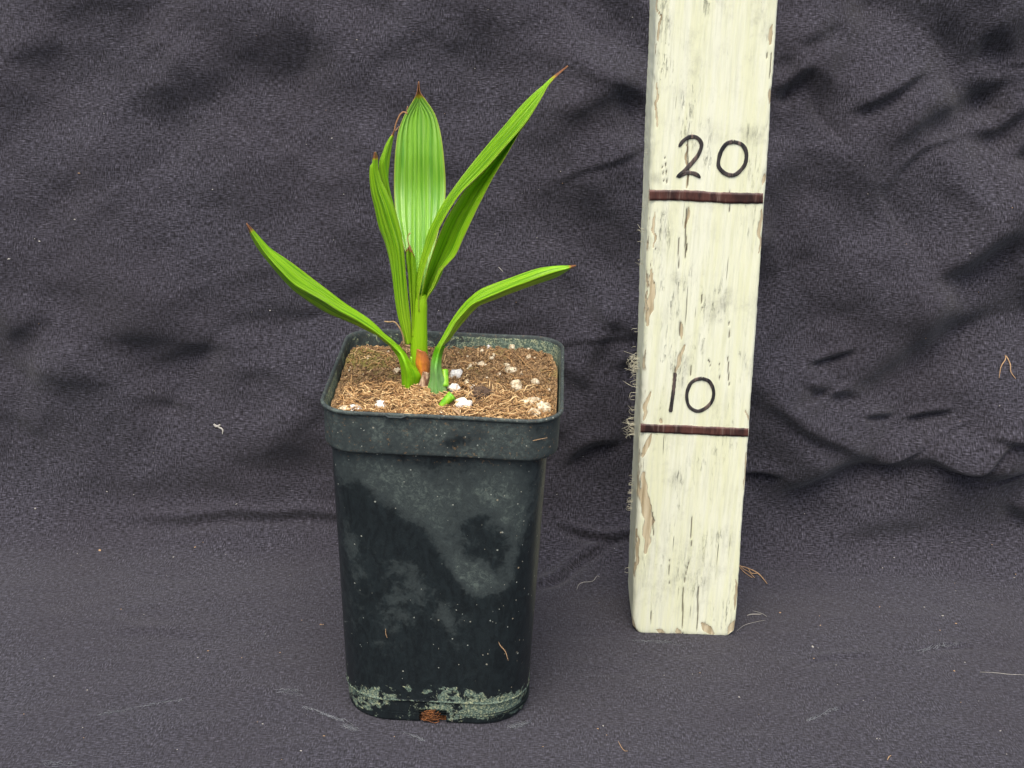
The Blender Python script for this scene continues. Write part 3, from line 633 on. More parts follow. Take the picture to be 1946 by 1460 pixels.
# ================================================================== the plant
plant = empty('palm_seedling', (at_z(800, 735, SZ)[0], 0, SZ), label='young green palm seedling with five pleated leaves growing in the black pot', cat='palm')
PO = np.array([plant['_o'][0] / CM, 0, SZ])
def leaf(name, ribs, mat, pleats=6, amp=.03, N=150, Mx=61, tip=.05, base=.0, thick=.024, parent=plant, arch=0.0, bt=.35, tw=0.0):
    """ribs: 2 or more lines from the foot to the tip, each a list of (px, py, depth Y); the blade is stretched over them and pleated"""
    R = []
    for rb in ribs:
        q = np.array(rb, float); W3 = at_y(q[:, 0], q[:, 1], q[:, 2]); R.append(spline(W3, N))
    R = np.array(R)                                    # K,N,3
    K = len(R); t = np.linspace(0, 1, Mx); f = t * (K - 1); i0 = np.minimum(f.astype(int), K - 2); w = (f - i0)[:, None, None]
    Pg = R[i0] * (1 - w) + R[i0 + 1] * w               # M,N,3
    if K > 2:                                          # round the folds a little
        for _ in range(2): Pg[1:-1] = (Pg[:-2] + 2 * Pg[1:-1] + Pg[2:]) / 4
    u = np.linspace(0, 1, N)
    across = Pg[-1] - Pg[0]; wd = np.linalg.norm(across, axis=1)
    T = np.gradient(Pg, axis=1); A = np.gradient(Pg, axis=0); nr = np.cross(A, T); nr /= np.linalg.norm(nr, axis=2)[..., None] + 1e-9
    ph = t[:, None] * pleats + .12 * np.sin(u * 5)[None]
    tri = 2 * np.abs(2 * (ph - np.floor(ph + .5))) - 1
    pl = .75 * tri + .25 * np.cos(2 * math.pi * ph)
    am = amp * np.clip(wd / (.5 * wd.max()), 0, 1) * sstep(0, .12, u) * (1 - sstep(.92, 1, u))
    edge = 1 - (2 * np.abs(t - .5)) ** 8
    off = am[None] * pl * edge[:, None] - arch * (1 - (2 * t[:, None] - 1) ** 2) * (wd / wd.max())[None]
    off += .02 * fbm(u[None] * 5 + 0 * t[:, None], t[:, None] * 2 + 0 * u[None], 2, len(name) + pleats)
    sgn = np.sign(nr[..., 1].mean()); Pg = Pg + nr * off[..., None] * (-sgn)
    mb = MB(); mb.grid(Pg)
    tipm = (tip > .005) * np.broadcast_to(sstep(1 - tip * 1.8, 1 - tip * .4, u)[None] , Pg.shape[:2]) + (.28 * (np.abs(t - .5) > .488)[:, None] * sstep(.6, 1, u)[None])
    bm = base * np.broadcast_to(1 - sstep(0, bt, u)[None], Pg.shape[:2])
    o = mb.build(name, mat, parent, origin=PO, attrs=dict(tip=tipm, base=bm))
    uvl = o.data.uv_layers.new(name='UVMap'); li_ = np.zeros(len(o.data.loops), np.int32); o.data.loops.foreach_get('vertex_index', li_)
    tt = np.broadcast_to(t[:, None], Pg.shape[:2]).ravel(); uu = np.broadcast_to(u[None], Pg.shape[:2]).ravel()
    uvl.data.foreach_set('uv', np.stack([tt[li_], uu[li_]], 1).ravel().astype(np.float32))
    md = o.modifiers.new('thickness', 'SOLIDIFY'); md.thickness = thick * CM; md.offset = 0
    return o
def tubepart(name, pts, r, mat, parent=plant, n=20, sides=6, tone=0., extra=()):
    mb = MB(); mb.tube(spline(pts, n), np.interp(np.linspace(0, 1, n), np.linspace(0, 1, len(r)), r) if np.ndim(r) else r, sides, tone)
    for q, r2 in extra: mb.tube(spline(q, 10), r2, 4, tone)
    return mb.build(name, mat, parent, origin=PO)

# stem: the rolled green sheath that carries the upper leaves
sc = [(797, 745, -.1, .30), (798, 700, -.05, .32), (796, 665, 0, .335), (796.5, 640, 0, .315), (797.5, 605, 0, .28), (799, 578, 0, .255), (800, 560, 0, .18)]
q = np.array(sc); cpts = at_y(q[:, 0], q[:, 1], q[:, 2]); cpts = spline(np.c_[cpts, q[:, 3]], 50)
mb = MB(); ang = np.linspace(0, 2 * math.pi, 40, endpoint=False)
Gs = np.array([[[c[0] + c[3] * math.cos(a) * (1 + .02 * math.sin(3 * a)), c[1] + c[3] * .85 * math.sin(a), c[2]] for a in ang] for c in cpts])
mb.grid(Gs, close_u=True)
stem = mb.build('stem', M_stem, plant, origin=PO, attrs=dict(tip=np.zeros(2000), base=np.full(2000, .5)))
uvl = stem.data.uv_layers.new(name='UVMap'); li_ = np.zeros(len(stem.data.loops), np.int32); stem.data.loops.foreach_get('vertex_index', li_)
uvs = np.stack([.1 + .8 * np.abs((np.arange(2000) % 40) / 20 - 1), (np.arange(2000) // 40) / 50], 1); uvl.data.foreach_set('uv', uvs[li_].ravel().astype(np.float32))

# central broad pleated leaf
YL = lambda y: 0.25 + 2.6 * sstep(600, 330, y) + .5 * sstep(330, 150, y)
def withY(l, off=0.0, fn=YL): return [(x, y, float(fn(y)) + off) for x, y in l]
cl_l = [(795, 600), (786, 550), (777, 500), (767, 466), (758, 433), (752, 407), (749, 366), (749, 329), (751, 292), (756, 255), (765, 228), (776, 207), (786, 190), (792, 176), (795, 155)]
cl_m = [(796, 600), (796, 550), (796, 500), (797, 433), (797, 366), (797, 292), (797, 228), (796, 190), (795.5, 175), (795.3, 155)]
cl_r = [(798, 600), (806, 550), (817, 500), (829, 455), (838, 420), (845, 385), (847, 350), (845, 315), (841, 277), (834, 240), (825, 215), (813, 196), (803, 182), (798, 173), (796, 155)]
lc = leaf('leaf', [withY(cl_l, -.10), withY([(x - 18 * (y > 195) * min(1, (600 - y) / 120), y) for x, y in cl_m], .12), withY(cl_m, .16), withY([(x + 18 * (y > 195) * min(1, (600 - y) / 120), y) for x, y in cl_m], .12), withY(cl_r, -.10)],
          M_leaf_c, pleats=9, amp=.075, Mx=110, N=200, tip=.055)
lc['label'] = 'broad upright pleated leaf with a pale sheen, in the middle'

# right long folded leaf
fR = lambda y: -0.15 - 1.0 * sstep(560, 130, y)
eR = [(790, 590), (789, 573), (791, 544), (793, 522), (799, 496), (806, 470), (813, 444), (825, 418), (843, 385), (869, 348), (895, 314), (928, 274), (958, 239), (987, 204), (1013, 178), (1037, 158), (1055, 143), (1079, 125)]
fo = [(797, 592), (796, 566), (801, 536), (810, 499), (821, 470), (832, 440), (843, 418), (858, 392), (876, 366), (906, 337), (932, 311), (958, 281), (984, 252), (1006, 224), (1028, 188), (1042, 162), (1058, 145), (1080, 126)]
mR = [(792, 592), (792, 560), (795, 530), (804, 496), (813, 468), (823, 438), (834, 416), (850, 388), (872, 356), (900, 325), (930, 292), (958, 260), (986, 227), (1010, 200), (1030, 176), (1041, 160), (1057, 144), (1079, 126)]
lr = leaf('leaf', [withY(eR, .35, fR), withY(mR, .12, fR), withY(fo, -.12, fR)], M_leaf, pleats=5, amp=.06, Mx=60, N=200, tip=.05, base=.5)
lr['label'] = 'long narrow leaf slanting up to the right, tallest of all'
inn = [(800, 592), (800, 566), (806, 536), (815, 502), (826, 470), (838, 440), (850, 414), (866, 388), (884, 362), (912, 334), (938, 306), (962, 278), (986, 250), (1006, 225)]
deep = [(806, 592), (806, 570), (814, 540), (826, 510), (838, 480), (850, 452), (862, 425), (880, 394), (900, 362), (922, 335), (944, 305), (965, 278), (987, 250), (1006, 226)]
rim_ = [(809, 592), (811, 568), (824, 546), (838, 516), (852, 500), (866, 484), (880, 454), (893, 426), (907, 396), (922, 366), (937, 337), (955, 307), (974, 274), (990, 247), (1007, 226)]
lb = leaf('leaf_fold', [withY(inn, -.02, fR), withY(deep, .85, fR), withY(rim_, .05, fR)], M_leaf, pleats=3, amp=.05, Mx=50, N=160, tip=.001, base=.3, parent=lr)
lb.location = (0, 0, 0)
# small lobe in front of the notch on its lower edge
lo1 = [(806, 590), (810, 566), (822, 540), (834, 512), (843, 505)]; lo2 = [(809, 590), (812, 568), (826, 548), (838, 524), (844, 507)]
l_ = leaf('leaf_fold', [withY(lo1, .2, fR), withY(lo2, .3, fR)], M_leaf, pleats=2, amp=.03, Mx=16, N=50, tip=.01, parent=lr); l_.location = (0, 0, 0)

# left narrow leaf, split near its top
fL = lambda y: -.2 - .5 * sstep(640, 300, y)
La = [(772, 655), (765, 632), (758, 607), (752, 577), (747, 536), (741, 499), (732, 462), (721, 433), (712, 396), (705, 366), (702, 337), (703, 317), (707, 311), (709, 300), (712, 289)]
Lb = [(776, 655), (771, 632), (765, 600), (760, 560), (757, 520), (753, 480), (746, 450), (737, 420), (729, 392), (720, 366), (714, 340), (711, 322), (711, 310), (712, 300), (713, 289)]
Lc = [(781, 653), (781, 618), (777, 581), (772, 530), (770, 500), (767, 470), (762, 444), (754, 414), (747, 392), (736, 366), (725, 344), (719, 322), (718, 310), (717, 298), (714, 289)]
ll = leaf('leaf', [withY(La, .25, fL), withY(Lb, -.12, fL), withY(Lc, .1, fL)], M_leaf, pleats=5, amp=.055, N=180, tip=.03, base=.8)
ll['label'] = 'narrow yellow-green leaf left of the middle one, its top torn in two'
Ld = [(752, 450), (742, 405), (730, 365), (722, 335), (720, 310), (727, 289), (736, 268), (744, 256), (749, 247)]
Le = [(758, 450), (750, 410), (742, 370), (735, 335), (731, 310), (735, 288), (740, 270), (746, 257), (749.5, 247)]
Lf = [(764, 450), (757, 420), (749, 392), (742, 372), (738, 352), (738, 329), (741, 303), (745, 277), (750, 247)]
l2 = leaf('torn_lobe', [withY(Ld, .55, fL), withY(Le, .45, fL), withY(Lf, .65, fL)], M_leaf, pleats=3, amp=.03, N=120, tip=.05, parent=ll); l2.location = (0, 0, 0)
th = tubepart('dry_thread', [at_y(x, y, fL(y) + .5) for x, y in [(749.5, 249), (752, 237), (758, 222), (763, 215), (769, 213), (774, 217)]], .028, M_thread, ll,
         extra=[([at_y(x, y, .4) for x, y in [(750, 250), (754, 246), (759, 240)]], .016), ([at_y(x, y, .4) for x, y in [(774, 218), (773, 210), (775, 202)]], .014)]); th.location = (0, 0, 0)

# young split leaf, its yellow ribs packed between the others
fS = lambda y: -.05
sgrp = [((783, 640), (782, 600), (778, 560), (775, 520), (772, 495), (771, 478)), ((784, 640), (784, 600), (782, 560), (780, 520), (779, 490), (779, 466)), ((785, 640), (788, 600), (791, 560), (792, 530), (791, 505), (788, 488))]
for i, (a, b, t_) in enumerate([(0, 1, .02), (1, 2, .025)]):
    ls = leaf('young_leaflet', [withY(list(sgrp[a]), -.02 + .1 * i, fS), withY([((p[0] + q_[0]) / 2, (p[1] + q_[1]) / 2) for p, q_ in zip(sgrp[a], sgrp[b])], -.15, fS), withY(list(sgrp[b]), .05, fS)], M_leaf, pleats=2, amp=.03, Mx=30, N=70, tip=t_, base=.9, bt=.9)
tubepart('dry_thread', [at_y(x, y, -.15) for x, y in [(780, 480), (778, 468), (775, 456), (776, 447), (780, 443)]], .02, M_thread)

# lower left leaf
fA = lambda x: -.5 - 2.3 * sstep(760, 470, x)
def withX(l, off, fn): return [(x, y, float(fn(x)) + off) for x, y in l]
A1 = [(770, 672), (756, 656), (744, 645), (731, 635), (721, 625), (703, 608), (680, 592), (654, 575), (625, 553), (599, 533), (569, 510), (544, 492), (514, 472), (495, 452), (482, 437), (469, 424)]
A2 = [(764, 676), (752, 663), (741, 652), (730, 643), (716, 632), (698, 620), (674, 605), (645, 590), (615, 571), (588, 556), (560, 540), (535, 516), (510, 488), (492, 462), (479, 442), (468.6, 425)]
A3 = [(757, 680), (749, 668), (740, 657), (728, 648), (717, 638), (699, 629), (677, 618), (654, 608), (625, 596), (599, 581), (577, 566), (557, 551), (532, 525), (510, 499), (488, 470), (475, 444), (468, 426)]
la = leaf('leaf', [withX(A1, .75, fA), withX([((a[0] + b[0]) / 2, (a[1] + b[1]) / 2) for a, b in zip(A1, A2)], .25, fA), withX(A2, -.2, fA), withX(A3, .8, fA)], M_leaf, pleats=8, amp=.08, Mx=80, N=180, tip=.035)
la['label'] = 'long leaf arching out low to the left'
pe1 = [(765, 752), (765, 743), (764, 722), (763, 705), (761, 691), (757, 679), (751, 669), (744, 660)]
pe2 = [(778, 750), (777, 740), (777, 720), (773, 700), (768, 684), (762, 672), (756, 663), (748, 654)]
fp_ = lambda y: -.6 + .4 * sstep(695, 660, y)
pe3 = [(788, 748), (789, 742), (794, 731), (799, 714), (786, 696), (776, 682), (768, 670), (757, 657)]
pa = leaf('petiole', [withY(pe1, -.05, fp_), withY(pe2, -.35, fp_), withY(pe3, .12, fp_)], M_petiole_y, pleats=1, amp=.01, Mx=40, N=70, tip=.0001, thick=.06, parent=la); pa.location = (0, 0, 0)
# lower right leaf
fB = lambda x: -.7 - 1.9 * sstep(830, 1095, x)
B1 = [(826, 668), (829, 660), (838, 645), (846, 631), (858, 610), (873, 588), (891, 568), (913, 551), (939, 540), (969, 529), (998, 518), (1024, 510), (1050, 506), (1076, 505.5), (1095, 504)]
B2 = [(833, 672), (838, 660), (846, 647), (856, 631), (867, 612), (881, 596), (897, 580), (915, 571), (941, 560), (972, 547), (1002, 536), (1030, 525), (1056, 516), (1079, 510), (1095, 505)]
B3 = [(840, 675), (844, 657), (854, 647), (863, 635), (873, 622), (886, 606), (899, 591), (912, 580), (939, 570), (973, 557), (1002, 546), (1032, 536), (1061, 525), (1082, 512), (1095, 506)]
lbR = leaf('leaf', [withX(B1, .55, fB), withX([((a[0] + b[0]) / 2, (a[1] + b[1]) / 2) for a, b in zip(B1, B2)], .2, fB), withX(B2, -.1, fB), withX(B3, .7, fB)], M_leaf, pleats=7, amp=.065, Mx=70, N=180, tip=.03)
lbR['label'] = 'shorter leaf arching out low to the right'
q1 = [(809, 750), (811, 744), (817, 722), (819, 705), (820, 691), (824, 673), (829, 659)]
q2 = [(829, 757), (829, 748), (829, 722), (828, 703), (829, 690), (832, 676), (836, 664)]
fq = lambda y: -.85 + .55 * sstep(705, 662, y)
q3 = [(847, 756), (849, 746), (843, 720), (838.5, 703), (838, 687), (840, 671), (845, 657)]
pb = leaf('petiole', [withY(q1, -.05, fq), withY(q2, -.4, fq), withY(q3, -.05, fq)], M_petiole, pleats=1, amp=.01, Mx=40, N=70, tip=.0001, thick=.06, parent=lbR); pb.location = (0, 0, 0)

# orange-brown scale wrapped round the stem foot
def wrap(name, L, Rr, r, mat, Y0, n=30, mth=24, bulge=.3, tone=None):
    L = spline(np.array(L, float), n); Rr = spline(np.array(Rr, float), n); t = np.linspace(0, 1, mth)
    G_ = np.zeros((n, mth, 3))
    for i in range(n):
        px = L[i, 0] + (Rr[i, 0] - L[i, 0]) * t; py = L[i, 1] + (Rr[i, 1] - L[i, 1]) * t
        G_[i] = at_y(px, py, Y0 - bulge * np.sqrt(np.clip(1 - (2 * t - 1) ** 2, 0, 1)))
    G_[..., 1] += .02 * fbm(G_[..., 0] * 8, G_[..., 2] * 8, 2, 9)
    mb = MB(); mb.grid(G_, a=(np.linspace(0, 1, n)[:, None] ** 3 * .9 * np.ones((1, mth))) if tone else 0.0)
    o = mb.build(name, mat, plant, origin=PO); md = o.modifiers.new('thickness', 'SOLIDIFY'); md.thickness = .05 * CM; md.offset = 0
    return o
wrap('scale', [(797, 722), (794, 706), (789, 692), (790, 678), (792, 663)], [(813, 722), (815, 706), (816, 690), (812, 676), (808, 669)], .3, M_scale, -.10, tone=1, bulge=.34)
wrap('dry_sheath', [(790, 745), (795, 733), (800, 722), (805, 706)], [(806, 748), (812, 735), (815, 722), (815, 709)], .2, M_dry, -.62, bulge=.15)
wrap('dry_sheath', [(806, 760), (812, 754), (818, 750)], [(826, 768), (838, 760), (845, 752)], .2, M_dry, -1.2, bulge=.1)
# cut stubs of old leaf bases
def stub(a, b, ra, rb_):
    mb = MB(); a, b = np.array(a), np.array(b); pts = spline([a, (a + b) / 2 + [0, 0, .02], b], 10)
    mb.tube(pts, np.linspace(ra, rb_, 10), 16); mb.tube([b + (a - b) * .3, b + (b - a) * .02], rb_ * .62, 12)
    return mb.build('leaf_stub', M_stub, plant, origin=PO)
stub(at_y(838, 773, -1.9), at_y(860, 751, -1.75), .13, .19)
stub(at_y(845, 735, -.9), at_y(845, 703, -.55), .16, .14)
stub(at_y(783, 700, -.1), at_y(783, 678, -.1), .1, .08)
tubepart('root', [at_y(x, y, .0) for x, y in [(768, 655), (766, 638), (760, 624), (750, 612), (740, 612), (730, 611)]], [.05, .04, .035, .03, .03, .02], M_tan)

# ================================================================== the measuring board
RX, RY, BW, LEAN, BACK, TH = 8.003, 3.838, 4.574, -0.029, -0.013, 3.3
def on_board(px, py, lift=0.0):
    d = ray(px, py); t = (RY - C0[1] + BACK * C0[2]) / (d[..., 1] - BACK * d[..., 2]); q = C0 + d * t[..., None]
    q[..., 1] -= lift; return q
def b_uv(px, py):
    q = on_board(np.asarray(px, float), np.asarray(py, float)); return q[..., 0] - RX - LEAN * q[..., 2], q[..., 2]
board = empty('measuring_board', (RX, RY, 0), label='weathered cream painted wooden board with handwritten marks, standing right of the pot', cat='board')
def section(hw, th, rl=.32, rr=.12):
    pts = []
    nf = 100
    for i in range(nf + 1): pts.append((-hw + rl + (2 * hw - rl - rr) * i / nf, 0))
    for i in range(1, 8): w = i / 8 * math.pi / 2; pts.append((hw - rr + rr * math.sin(w), rr - rr * math.cos(w)))
    for i in range(16): pts.append((hw, rr + (th - rr) * i / 15))
    for i in range(16): pts.append((hw - 2 * hw * (i + 1) / 16, th))
    for i in range(30): pts.append((-hw, th - (th - rl) * (i + 1) / 30))
    for i in range(1, 10): w = i / 10 * math.pi / 2; pts.append((-hw + rl - rl * math.cos(w), rl - rl * math.sin(w)))
    return np.array(pts), nf
sec, nf = section(BW / 2, TH)
zs = np.concatenate([[0, .03, .07, .12], np.linspace(.2, 32, 420)])
QX, QZ = np.broadcast_to(sec[:, 0], (len(zs), len(sec))).copy(), np.broadcast_to(zs[:, None], (len(zs), len(sec))).copy(); QY = np.broadcast_to(sec[:, 1], QX.shape).copy()
crk = np.zeros_like(QX); peel = np.zeros_like(QX); dirt = np.zeros_like(QX) - .02
fr = (QY < .3)
def line(arr, pts, w, a=1.0, wob=.04):
    q = np.stack(b_uv(np.array([p[0] for p in pts]), np.array([p[1] for p in pts])), 1)
    x = QX + wob * vnoise(QZ * 3, QX * 0 + 1.5, 4); d, _, par = polydist(x, QZ, q)
    ww = w * (.2 + .62 * np.sin(np.pi * np.clip(par, .02, .98)))
    ww = ww * (.8 if arr is crk else 1); np.maximum(arr, a * fr * (1 - sstep(ww * .4, ww * 1.2, d)), out=arr)
for pts, w in [([(1304, 395), (1303, 440), (1302, 470), (1304, 500)], .05), ([(1309, 245), (1307, 290), (1309, 330), (1306, 360)], .05), ([(1306, 392), (1303, 420)], .06),
               ([(1289, 445), (1291, 520)], .035), ([(1306, 460), (1303, 490)], .04), ([(1292, 605), (1291, 640)], .05), ([(1312, 690), (1313, 715)], .03), ([(1382, 670), (1386, 740)], .04),
               ([(1385, 610), (1386, 650)], .025), ([(1345, 680), (1350, 700)], .025), ([(1298, 1110), (1297, 1209)], .05), ([(1327, 1115), (1325, 1209)], .05), ([(1315, 960), (1313, 1040)], .035),
               ([(1240, 970), (1243, 1025)], .045), ([(1237, 1150), (1236, 1190)], .035), ([(1310, 1060), (1300, 1110)], .03), ([(1272, 1060), (1272, 1110)], .02), ([(1463, 150), (1466, 100)], .04),
               ([(1459, 60), (1457, 110)], .02), ([(1333, 555), (1334, 590)], .025), ([(1366, 690), (1368, 725)], .02), ([(1264, 300), (1268, 355)], .025), ([(1258, 310), (1262, 350)], .02), ([(1450, 110), (1449, 135)], .02),
               ([(1386, 330), (1386, 420)], .02), ([(1246, 470), (1243, 540)], .03)]: line(crk, pts, w)
for pts, w in [([(1246, 150), (1247, 200), (1246, 250)], .06), ([(1249, 0), (1254, 30), (1250, 90)], .05), ([(1240, 515), (1238, 560), (1230, 618)], .18), ([(1237, 745), (1228, 775), (1222, 800)], .13), ([(1254, 795), (1256, 806)], .12),
               ([(1236, 825), (1228, 845), (1221, 870)], .16), ([(1222, 900), (1228, 950), (1233, 1000), (1226, 1050)], .34), ([(1212, 1010), (1208, 1100)], .10), ([(1294, 612), (1296, 645)], .10),
               ([(1466, 48), (1465, 85)], .12), ([(1463, 170), (1461, 196)], .12), ([(1446, 400), (1441, 480)], .11), ([(1420, 780), (1421, 800)], .07), ([(1306, 270), (1306, 340), (1303, 362)], .07),
               ([(1308, 395), (1304, 420), (1302, 436)], .08), ([(1241, 400), (1243, 430), (1240, 470)], .08), ([(1335, 1184), (1345, 1195), (1358, 1203)], .28), ([(1288, 1195), (1290, 1206)], .22),
               ([(1248, 1195), (1262, 1204)], .2), ([(1395, 1180), (1388, 1205)], .22), ([(1196, 1170), (1205, 1200)], .2), ([(1302, 655), (1286, 690), (1284, 712)], .12), ([(1418, 860), (1414, 930)], .06), ([(1400, 1100), (1396, 1160)], .10),
               ([(1216, 540), (1220, 620)], .06), ([(1448, 350), (1452, 330)], .1)]: line(peel, pts, w, 1.0, .2)
bu = lambda x, y: b_uv(np.array(x, float), np.array(y, float))
for x, y, rx_, rz_, a in [(1295, 535, .5, .5, .55), (1350, 580, .7, .7, .45), (1383, 560, .3, .9, .5), (1300, 690, .5, .9, .5), (1245, 300, .3, 1.2, .35), (1445, 30, .5, .9, .5), (1432, 255, .4, .4, .7), (1265, 40, .3, 2.5, .4), (1310, 1090, 1.0, 1.6, .4),
                          (1240, 1100, .5, 1.5, .4), (1370, 1020, .5, .5, .45), (1325, 150, .5, 1.2, .28), (1378, 90, .4, .6, .3), (1425, 690, .4, .6, .3), (1335, 880, .6, .5, .25), (1278, 910, .35, .6, .4), (1400, 1190, .6, .3, .4), (1260, 440, .5, 1.2, .35), (1250, 340, .3, .3, .5)]:
    cx, cz = bu(x, y); dirt += .42 * a * np.exp(-((QX - cx) / rx_) ** 2 - ((QZ - cz) / rz_) ** 2)
edgew = np.exp(-((QX + BW / 2) / .25) ** 2) * (QY < .3)
peel = np.maximum(peel, edgew * (.28 + .5 * fbm(QZ * .5, QX, 3, 7)))
side = ((QX < -BW / 2 + .02) & (QY > .1)) * 1.0
# rounded, worn outline
k = 1 - .055 * np.exp(-QZ / .13) - .02 * np.exp(-QZ / .6)
xw = QX * k + .05 * fbm(QZ * .35, QX * 0 + (QX > 0) * 9, 3, 33) * np.abs(QX) / (BW / 2) + .02 * fbm(QZ * 4, QX * .2 + QY, 2, 35) * (np.abs(QX) > BW / 2 - .15)
yw = QY + .012 * fbm(QX * 6, QZ * .8, 2, 37) + fr * (.05 * crk + .02 * (peel > .5)); yw += (.04 * np.exp(-QZ / .08)) * (QY < .3)
zw = QZ - .06 * np.exp(-QZ / .4) + (QZ < .5) * .08 * (fbm(QX * 2.2, QY * 1.5, 3, 39) + .15) * np.exp(-QZ / .3) + (QZ < .4) * (.12 * np.clip((np.abs(QX) - (BW / 2 - .35)) / .35, 0, 1) ** 2) * (QZ < .15)
zw = np.maximum(zw, -0.03 + .05 * fbm(QX * 3, QY * 2, 2, 43))
Gb = np.stack([RX + xw + LEAN * zw, RY + yw + BACK * zw, zw], -1)
mb = MB(); mb.grid(Gb, close_u=True, a=0.0); n1_ = Gb.shape[0] * Gb.shape[1]
mb.f.append(tuple(range(len(sec)))[::-1]); mb.f.append(tuple(n1_ - len(sec) + i for i in range(len(sec))))
pk = mb.build('plank', M_board, board, origin=(RX, RY, 0), attrs=dict(crack=crk, peel=peel, dirt=dirt, side=side))
def stroke(name, pts, w, mat, closed=False, lift=.03, n=70, ends=True):
    """a flat ink stroke that follows the board face"""
    P_ = np.array(pts, float)
    if closed: P_ = np.vstack([P_, P_[:1]])
    q = spline(P_, n); T = np.gradient(q, axis=0); T /= np.linalg.norm(T, axis=1)[:, None]; Nn = np.stack([-T[:, 1], T[:, 0]], 1)
    w_ = w * (1 + (.14 if w < 10 else .05) * fbm(np.arange(n) * .25, np.zeros(n), 2, len(pts)) * 2)
    if ends and not closed:
        e = np.minimum(np.arange(n), n - 1 - np.arange(n)) / n * 30; w_ = w_ * np.sqrt(np.clip(e + .25, 0, 1))
    A = q + Nn * w_[:, None] / 2; B = q - Nn * w_[:, None] / 2; rows = [A * (1 - t) + B * t for t in np.linspace(0, 1, 5)]
    G_ = np.array([on_board(r_[:, 0], r_[:, 1], lift) for r_ in rows]); G0 = np.array([on_board(r_[:, 0], r_[:, 1], -.02) for r_ in (rows[0], rows[-1])])
    mb = MB(); mb.grid(np.concatenate([G0[:1], G_, G0[1:]])); return mb.build(name, mat, board, origin=(RX, RY, 0))
def numeral(name, strokes, label):
    o = None
    for pts, w, cl in strokes:
        s_ = stroke(name, pts, w, M_ink, cl)
        if o is None: o = s_
        else: s_.parent = o; s_.location = (0, 0, 0); s_.name = 'stroke'
    o['label'] = label; return o
numeral('numeral', [([(1290, 279), (1299, 267), (1312, 260), (1325, 262), (1333, 274), (1328, 292), (1317, 307), (1303, 322), (1288, 336), (1304, 328.5), (1316, 329), (1325, 332.5), (1331, 338)], 7.2, False)], 'handwritten digit 2')
numeral('numeral', [([(1393, 269), (1410, 275), (1418, 290), (1416, 311), (1404, 327), (1392, 333), (1377, 329), (1366, 317), (1366, 302), (1371, 286), (1381, 273)], 7.2, True)], 'handwritten digit 0 of the 20')
numeral('numeral', [([(1283, 708), (1280, 740), (1274, 783)], 6.6, False)], 'handwritten digit 1')
numeral('numeral', [([(1334, 719), (1348, 725), (1356, 743), (1353, 762), (1340, 776), (1324, 781), (1309, 771), (1305, 750), (1311, 731), (1321, 722)], 6.2, True)], 'handwritten digit 0 of the 10')
a = stroke('graduation_line', [(1234, 371), (1300, 371.5), (1380, 376), (1450, 377)], 20, M_ink_b, ends=False, n=110); a['label'] = 'thick dark line under the 20'
a = stroke('graduation_line', [(1217, 813.5), (1290, 816), (1350, 819), (1422, 822)], 16, M_ink_b, ends=False, n=110); a['label'] = 'thinner dark line under the 10'
# frayed wood fluff along the sawn left edge
def tuft(px, py, n, L, spread, r=.011):
    n = max(3, int(n * .45))
    mb = MB(); c_ = at_y(px, py, RY + .6)
    for k in range(n):
        cl_ = random.choice([-.8, -.3, .1, .5, .9]) * spread
        a = c_ + [random.uniform(-.02, .06), random.uniform(-.3, .5), cl_ + random.gauss(0, .06)]; l_ = L * random.uniform(.35, 1); d = np.array([-1, random.uniform(-.5, .5), random.uniform(-.9, .9)])
        l_ *= .55; b = a + d * l_ * .5 + RNG.standard_normal(3) * .25 * l_; e = a + d * l_ * .8 + RNG.standard_normal(3) * .45 * l_
        mb.tube(spline([a + [.12, 0, 0], a, b, e], 8), [r * x for x in np.linspace(1, .4, 8)], 3, random.random())
    return mb.build('wood_fluff', M_fluff, board, origin=(RX, RY, 0))
for t_ in [(1230, 300, 4, .3, .4), (1224, 390, 4, .25, .3), (1217, 450, 10, .35, .5), (1214, 505, 8, .45, .5), (1207, 690, 60, .9, .3), (1205, 722, 50, .5, .6), (1200, 810, 60, .6, .3), (1202, 765, 16, .3, .5),
           (1196, 940, 60, .16, .8), (1195, 965, 24, .22, .4), (1190, 1090, 6, .22, .05), (1205, 650, 8, .2, .5)]: tuft(*t_)

# ================================================================== lint, threads and crumbs on the cloth
def oncloth(l, lift=.03): return [cloth_pt(x, y, lift) for x, y in l]
strand('thread', oncloth([(1898, 717), (1901, 700), (1908, 684), (1912, 675), (1919, 690), (1924, 708), (1931, 719)]), .03, M_tan, 'orange tan hairpin shaped thread on the cloth at the far right', 'thread')
strand('thread', oncloth([(1403, 1074), (1420, 1077), (1436, 1086), (1448, 1094), (1456, 1110)], .06), .03, M_tan, 'frayed tan thread sticking out behind the right side of the board', 'thread',
       extra=[(oncloth([(1406, 1076), (1416, 1086), (1430, 1098)], .05), .018), (oncloth([(1420, 1080), (1428, 1090), (1440, 1088)], .07), .018), (oncloth([(1404, 1072), (1414, 1082), (1426, 1088), (1437, 1100)], .05), .016)])
strand('plant_scrap', oncloth([(409, 806), (415, 809), (421, 815), (424, 825)], .04), .05, M_lint, 'curved whitish plant scrap on the cloth left of the pot rim', 'plant scrap', extra=[(oncloth([(408, 803), (412, 808), (418, 807)], .05), .05)])
strand('thread', oncloth([(1098, 1120), (1100, 1110), (1110, 1106), (1125, 1102), (1136, 1094), (1142, 1097)]), .014, M_lint, 'fine looped grey hair on the cloth left of the board foot', 'thread')
strand('thread', oncloth([(1175, 1408), (1183, 1420), (1185, 1428), (1193, 1428)]), .016, M_tan, 'short kinked tan hair on the cloth in the bottom middle', 'thread')
